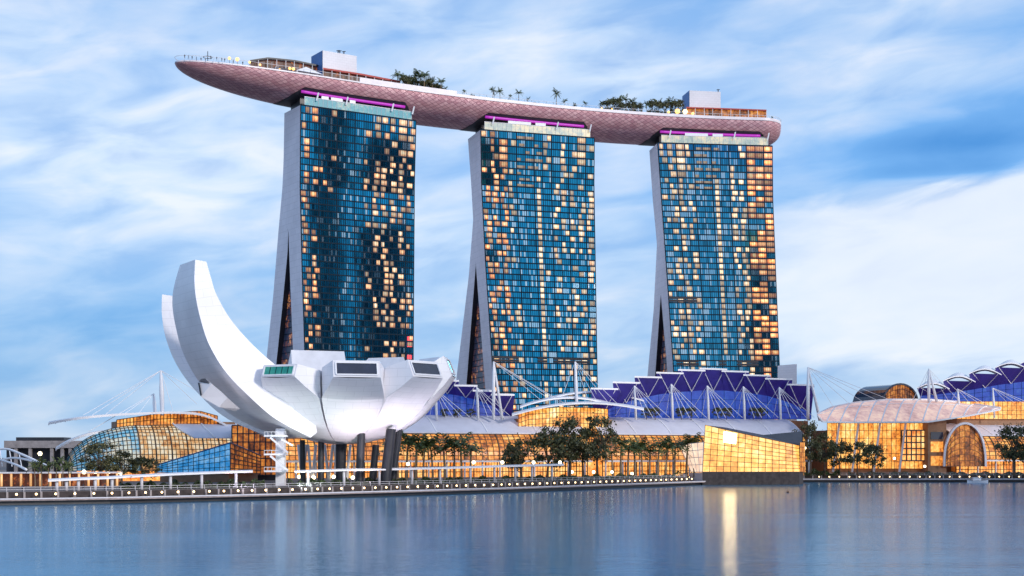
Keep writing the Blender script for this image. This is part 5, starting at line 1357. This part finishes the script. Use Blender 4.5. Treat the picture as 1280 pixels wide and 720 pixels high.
# trees
def treeat(k, u, Y, h_px, label, group, protos=TREES, z=3.0, wide=1.0):
    H = {id(TREES): [12, 13, 10, 8], id(PALMS): [10.5, 11.2, 9.2]}[id(protos)][k]
    hgt = h_px * Y / F; s = hgt / H; return plant(protos, k, (kx(u) * Y, Y, z), rng.uniform(0, 6), (s * wide, s * wide, s), label, group)
def basepx(Y): return VH + (HC - 3) * F / Y
T_ = [(3, 135, 440, 578 - 0, 1.5, 'left broad dark tree before the glass mall hall left of the museum'), (2, 158, 445, 575, 1.2, 'middle small tree of the dark group before the glass mall hall'), (3, 178, 450, 578, 1.0, 'right small dark tree of the group before the glass mall hall')]
for k, u, Y, vt, wd, lb in ((1, 127, 440, 551, 1.25, T_[0][5]), (0, 152, 446, 562, 1.3, T_[1][5]), (3, 178, 450, 570, 1.3, T_[2][5])):
    treeat(k, u, Y, basepx(Y) - vt, lb, 'dark trees before the left mall', wide=wd)
for j, (k, u, vt, wd) in enumerate([(2, 652, 546, 1.0), (3, 684, 538, 1.0), (1, 712, 520, 1.0), (0, 747, 517, .8), (2, 729, 530, .8), (3, 640, 556, .8)]):
    Y = 545 + j * 4; treeat(k, u, Y, basepx(Y) - vt, ['leafy tree left of the tall trees by the domed entrance', 'dark tree just left of the tallest tree by the domed entrance', 'tallest broad tree in front of the domed entrance', 'narrower tall tree right of the tallest tree by the domed entrance', 'smaller tree between the two tall trees by the domed entrance', 'smallest leafy tree at the left of the group by the domed entrance'][j], 'trees before the domed entrance', wide=wd)
for j, (k, u, vt, wd) in enumerate([(1, 1013, 526, .7), (0, 1031, 538, .75), (3, 1050, 550, .8), (2, 1072, 549, .9), (3, 1090, 553, .8), (1, 1268, 530, 1.0), (0, 1284, 536, .9)]):
    Y = 655; treeat(k, u, Y, basepx(Y) - vt, ['tallest tree just right of the crystal pavilion', 'second tree right of the crystal pavilion', 'third tree right of the crystal pavilion', 'tree before the left part of the theatre', 'bushy tree before the middle of the theatre', 'dark tree near the right border of the picture', 'tree cut by the right border of the picture'][j], 'trees before the theatre', wide=wd)
for j, u in enumerate([497, 508, 520, 529, 541, 556, 568, 577, 588]):
    Y = 520; treeat(j % 3, u, Y, basepx(Y) - [543, 541, 545, 547, 548, 552, 545, 547, 553][j], '%s palm from the left in the row right of the museum' % ORD[j], 'palms right of the museum', PALMS, wide=1.35)
for j, u in enumerate([766, 776, 785, 794, 803, 812, 822, 832, 843, 858, 868]):
    Y = 600; treeat(j % 3, u, Y, basepx(Y) - [558, 547, 554, 549, 552, 556, 548, 553, 550, 545, 547][j], '%s palm from the left in the row beside the crystal pavilion' % ORD[j], 'palms left of the crystal pavilion', PALMS, wide=1.35)
for j, u in enumerate([44, 52, 61, 70, 78, 86]):
    Y = 405; treeat(j % 3, u, Y, basepx(Y) - [577, 574, 578, 572, 576, 577][j], '%s lit palm from the left at the far left of the promenade' % ORD[j], 'lit palms at the far left', PALMS)
for j, u in enumerate([808, 819, 852, 864, 897, 908, 942, 952]):
    p = mp_(u, 522, 16); treeat_h = 16 * p.y / F
    plant(TREES, 3, p - V((0, 0, 1)), j, treeat_h / 8, '%s small tree from the left under the wide blue fan roof' % ORD[j], 'small trees under the blue fan roof')
for j, u in enumerate([556, 572, 588]):
    p = mp_(u, 522, 16); plant(TREES, 2, p - V((0, 0, 1)), j, 15 * p.y / F / 10, '%s small tree from the left under the blue roof beside the museum' % ORD[j], 'small trees under the left blue fan roof')
# warm garden lamps seen among trees (star-shaped in the photo)
gl = thing('garden_lamp', 'lamp', 'lamp'); mb = MB(); sphere(mb, (0, 0, 5), .62, 12); build('globe', mb, 'lampw', gl, smooth=True); mb = MB(); mb.bar((0, 0, 0), (0, 0, 4.4), .2); build('post', mb, 'dark', gl)
GL = [(50, 567, 420), (105, 590, 420), (120, 592, 425), (135, 592, 430), (150, 592, 430), (374, 596, 470), (392, 597, 470), (417, 596, 470), (441, 597, 470), (510, 580, 500), (592, 578, 505), (628, 578, 510), (667, 578, 520), (700, 578, 530), (715, 590, 560), (742, 590, 570), (765, 590, 590), (790, 592, 590), (1061, 573, 670), (1118, 573, 676), (1090, 565, 680), (1006, 560, 650), (1156, 583, 668)]
for j, (u, v, Y) in enumerate(GL):
    p = W(u, v, Y); s = (p.z - 3) / 5; lb = 'warm globe lamp on a post, %s from the left among the promenade gardens' % (ORD[j] if j < 20 else ['twenty-first', 'twenty-second', 'twenty-third'][j - 20])
    if j == 0: gl.location = (p.x, p.y, 3); tag(gl, lb, group='globe lamps in the gardens'); c_ = gl
    else: c_ = copy_tree(gl, (p.x, p.y, 3), label=lb, group='globe lamps in the gardens')
    for ch in c_.children:
        if ch.name.startswith('globe'): ch.location = (0, 0, 5 * s - 5)
        else: ch.scale = (1, 1, s)
# little white boat
bt = thing('small_boat', 'small white boat lying off the right end of the promenade', 'boat', (W(1222, 0, 632).x, 632, 0))
bx, by = W(1222, 0, 632).x, 632
mb = MB(); rg = []
for k in range(9):
    s = -1 + k / 4; w = 1.3 * (1 - abs(s) ** 2.5) + .1; x = bx + s * 4.6; z1 = 1.0 + .3 * s * s
    rg.append([V((x, by - w, z1)), V((x * 1 + 0, by - w * .6, -.2)), V((x, by + w * .6, -.2)), V((x, by + w, z1))])
mb.loft(rg, True, True); build('hull', mb, 'boatw', bt)
mb = MB(); mb.box((bx - .4, by, 1.7), (3.4, 1.7, 1.1)); mb.box((bx - .4, by, 2.4), (4.2, 2.1, .18)); build('cabin', mb, 'boatw', bt)
# bobbing buoy
b = W(985, 617, 460); mb = MB(); sphere(mb, (b.x, b.y, .25), .45, 8); mb.bar((b.x, b.y, .5), (b.x, b.y, 1.3), .12); tag(build('buoy', mb, 'brown', smooth=True), 'small brown buoy on the water below the crystal pavilion', 'buoy')

# ---------------------------------------------------------------- people: one small walking figure, copied
def person_mesh():
    me = bpy.data.meshes.new('person')
    vs = [(0, 0, .95), (0, 0, 1.2), (0, 0, 1.42), (0, .0, 1.52), (0, -.02, 1.68), (.1, 0, .88), (.13, -.12, .5), (.13, .05, .06), (.13, -.12, .03), (-.1, 0, .88), (-.13, .12, .5), (-.13, .25, .08), (-.13, .1, .03), (.2, 0, 1.4), (.26, .08, 1.12), (.26, -.05, .86), (-.2, 0, 1.4), (-.26, -.08, 1.12), (-.26, -.2, .88)]
    es = [(0, 1), (1, 2), (2, 3), (3, 4), (0, 5), (5, 6), (6, 7), (7, 8), (0, 9), (9, 10), (10, 11), (11, 12), (2, 13), (13, 14), (14, 15), (2, 16), (16, 17), (17, 18)]
    me.from_pydata(vs, es, []); o = bpy.data.objects.new('person', me); COL.objects.link(o)
    sk = o.modifiers.new('s', 'SKIN'); rad = [.16, .15, .17, .07, .11, .1, .07, .045, .04, .1, .07, .045, .04, .07, .05, .035, .07, .05, .035]
    for i, r_ in enumerate(rad): me.skin_vertices[0].data[i].radius = (r_, r_)
    me.skin_vertices[0].data[0].use_root = True
    o.modifiers.new('b', 'SUBSURF').levels = 1
    dg = bpy.context.evaluated_depsgraph_get(); m2 = bpy.data.meshes.new_from_object(o.evaluated_get(dg)); bpy.data.objects.remove(o); m2.name = 'person'
    m2.materials.clear(); m2.materials.append(M['skinp']); return m2
pm = person_mesh()
for j, (u, z, d) in enumerate([(u, 3.0, 12) for u in (1035, 1052, 1068, 1084, 1097, 1112, 1130, 1148, 1166, 1172, 1190, 1205, 1231)]):
    p = shoreY(u, 10); o = bpy.data.objects.new('person', pm); COL.objects.link(o); o.location = (p.x, p.y, z); o.rotation_euler = (0, 0, j * 1.3)
    tag(o, 'person in dark clothes before the theatre, %s from the left' % ORD[j], 'person', 'people on the promenade before the theatre')
for j, u in enumerate((231, 236, 240, 246, 251, 257, 264, 271, 277, 281, 292, 303, 318)):
    p, _ = deckpt(u, 14 if u > 260 else 8, ZR); o = bpy.data.objects.new('person', pm); COL.objects.link(o); o.location = p; o.rotation_euler = (0, 0, j * 1.7); o.scale = (1, 1, 1.15)
    tag(o, 'person in dark clothes on the roof terrace, %s from the left' % ORD[j], 'person', 'people on the roof terrace')

# ---------------------------------------------------------------- the business district across the bay, mirrored in the towers' glass
M['cityd'] = litglass('district_facade', [(0, (.01, .006, .012)), (.62, (.012, .008, .015)), (.74, (.35, .12, .05)), (.9, (1, .6, .3))], .55, base=(.03, .015, .03), cell=1.0, blot=.03, low=.35)
M['cityg'] = litglass('district_gold_facade', [(0, (.10, .03, .005)), (.35, (.5, .16, .02)), (.6, (1, .42, .05)), (1, (1, .75, .25))], 1.2, base=(.2, .1, .04), cell=1.0, blot=.03, low=.25)
def mirror_tower(T, u0, u1, dist, top, m, lab, z=100):
    """an office tower where the mirror image in column range u0-u1 comes from"""
    i = min(range(len(rows)), key=lambda k: abs(rows[k] - z)); out = []
    for u in (u0, u1):
        k = kx(u); a = T['P'](i, 0, T['prof'][i][2]); b = T['P'](i, 1, T['prof'][i][2]); dd = b - a; t = (k * a.y - a.x) / (dd.x - k * dd.y); p = a + dd * t
        d = V((p.x, p.y, 0)).normalized(); tt = V((dd.x, dd.y, 0)).normalized(); n = V((-tt.y, tt.x, 0)); r = d - n * 2 * d.dot(n); out.append(V((p.x, p.y, 0)) + r * dist)
    a, b = out; w = (b - a); dep = V((w.y, -w.x, 0)).normalized() * 35
    mid = (a + b) / 2 - mid_all
    if dep.dot((a + b) / 2 - V((0, 760, 0))) < 0: dep = -dep
    q = [a, b, b + dep, a + dep]
    if (b - a).cross(dep).z < 0: q = q[::-1]
    rt = thing('office_tower', lab, 'office tower', (*((a + b) / 2).xy, 3))
    mb = MB()
    for k in range(4):
        c, d2 = q[k], q[(k + 1) % 4]; n1_ = (d2 - c).length / 3.5
        mb.face([(c.x, c.y, 3), (d2.x, d2.y, 3), (d2.x, d2.y, top), (c.x, c.y, top)], 0, [(0, 0), (n1_, 0), (n1_, top / 4), (0, top / 4)])
    build('facade', mb, m, rt)
    mb = MB(); mb.face([V((x.x, x.y, top)) for x in q]); build('roof', mb, 'dark', rt)
mid_all = V((0, 0, 0))
mirror_tower(TOW[0], 398, 434, 700, 400, 'cityd', 'tall dark office tower across the bay, mirrored mid left in the left hotel tower')
mirror_tower(TOW[0], 462, 519, 620, 275, 'cityd', 'broad dark office tower across the bay, mirrored right in the left hotel tower')
mirror_tower(TOW[0], 372, 390, 800, 235, 'cityd', 'lower dark office block across the bay, mirrored far left in the left hotel tower')
mirror_tower(TOW[1], 602, 630, 800, 330, 'cityd', 'dark office tower across the bay, mirrored in the middle hotel tower')
mirror_tower(TOW[2], 943, 972, 900, 400, 'cityg', 'golden lit office tower across the bay, mirrored in the right hotel tower')

# ---------------------------------------------------------------- stepped quay detail between boardwalk and upper promenade
mb = MB(); mb2 = MB()
ln = [p for p, t in along(offset_line(shore, 7.6), 2.0) if -20 < u_of(p) < 1300]
for i in range(len(ln) - 1):
    if (ln[i] - ln[i + 1]).length > 4: continue
    a, b = ln[i], ln[i + 1]; n = V((-(b - a).y, (b - a).x)).normalized()
    mb.box8([(*a, 1.47), (*b, 1.47), (*(b + n * .3), 1.47), (*(a + n * .3), 1.47)], [(*a, 2.95), (*b, 2.95), (*(b + n * .3), 2.95), (*(a + n * .3), 2.95)])
    if i % 2 == 0: mb2.box8([(*(a - n * .3), 1.5), (*(a.lerp(b, .25) - n * .3), 1.5), (*a.lerp(b, .25), 1.5), (*a, 1.5)], [(*(a - n * .3), 3.0), (*(a.lerp(b, .25) - n * .3), 3.0), (*a.lerp(b, .25), 3.0), (*a, 3.0)])
tag(build('retaining_wall', mb, 'quay'), 'dark stone wall behind the boardwalk lamps along the whole promenade', 'wall')
tag(build('wall_pilasters', mb2, 'concrete'), kind='structure')

# pastel floodlights added on the boardwalk, standing in for the bowl's projected image
for j, (u, tint, aim) in enumerate([(300, (.95, .85, 1.0), (-72, 30)), (385, (.85, 1.0, .93), (-60, 26)), (470, (1.0, .84, .92), (-46, 26)), (545, (.98, .88, 1.0), (-32, 30))]):
    p = shoreY(u, 2.0)
    fl = thing('floodlight', 'small dark floodlight on the boardwalk standing in for the museum projection, %s from the left' % ORD[j], 'floodlight', (p.x, p.y, 1.45), 'floodlights below the museum')
    mb = MB(); mb.box((p.x, p.y, 1.75), (.7, .5, .5)); build('housing', mb, 'dark', fl)
    ld = bpy.data.lights.new('beam', 'SPOT'); ld.energy = (10000, 26000, 26000, 22000)[j]; ld.color = tint; ld.spot_size = R(75); ld.spot_blend = 1; ld.shadow_soft_size = .6
    lo = bpy.data.objects.new('beam', ld); COL.objects.link(lo); lo.parent = fl; lo.location = (0, 0, .8)
    d = V((aim[0], 440, aim[1])) - V((p.x, p.y, 2.2)); lo.rotation_euler = d.to_track_quat('-Z', 'Y').to_euler()

# warm-lit colonnade at the far left
lc = thing('lit_colonnade', 'amber-lit colonnade with pale flat roof at the far left of the promenade', 'colonnade', (W(60, 0, 412).x, 412, 3))
mb = MB(); a, b = W(-30, 600, 414), W(150, 600, 424)
for k in range(30):
    p, q = a.lerp(b, k / 30), a.lerp(b, (k + 1) / 30); mb.face([(p.x, p.y, 3), (q.x, q.y, 3), (q.x, q.y, 6.6), (p.x, p.y, 6.6)], 0, [(k, 0), (k + .99, 0), (k + .99, 1), (k, 1)])
build('lit_wall', mb, 'ambernight', lc)
mb = MB(); mb.box8([(a.x, a.y - 4, 6.7), (b.x, b.y - 4, 6.7), (b.x, b.y + 3, 6.7), (a.x, a.y + 3, 6.7)], [(a.x, a.y - 4, 7.1), (b.x, b.y - 4, 7.1), (b.x, b.y + 3, 7.1), (a.x, a.y + 3, 7.1)]); build('roof', mb, 'offwhite', lc)
M['uplight_paint'] = mat('column_painted_uplight', (.7, .5, .3), .6, emit=(1, .45, .10), es=.55)  # warm uplight painted into the columns as emission, no fixtures below
for k in range(16):
    p = a.lerp(b, k / 15) - V((0, 3.2, 0)); mb = MB(); mb.tube([(p.x, p.y, 3), (p.x, p.y, 6.7)], .35, 7); build('column', mb, 'uplight_paint', lc, smooth=True)
for j, (u, d) in enumerate([(28, 11), (66, 10), (104, 12), (131, 10), (187, 11), (232, 10), (262, 12), (318, 11), (341, 10), (363, 12), (452, 11), (503, 10), (571, 11), (606, 12), (634, 10), (676, 11), (733, 10), (771, 11), (806, 10), (838, 11)]):
    p = shoreY(u, d); o = bpy.data.objects.new('person', pm); COL.objects.link(o); o.location = (p.x, p.y, 3); o.rotation_euler = (0, 0, j * 2.1)
    tag(o, 'person in dark clothes on the promenade left of the crystal pavilion, %s from the left' % ORD[j], 'person', 'people on the promenade left of the crystal pavilion')

mirror_tower(TOW[1], 655, 700, 780, 150, 'cityd', 'low broad office tower across the bay, mirrored low in the middle hotel tower', z=60)
mirror_tower(TOW[2], 938, 975, 700, 185, 'cityd', 'dark lower office tower across the bay, mirrored low in the right hotel tower', z=60)
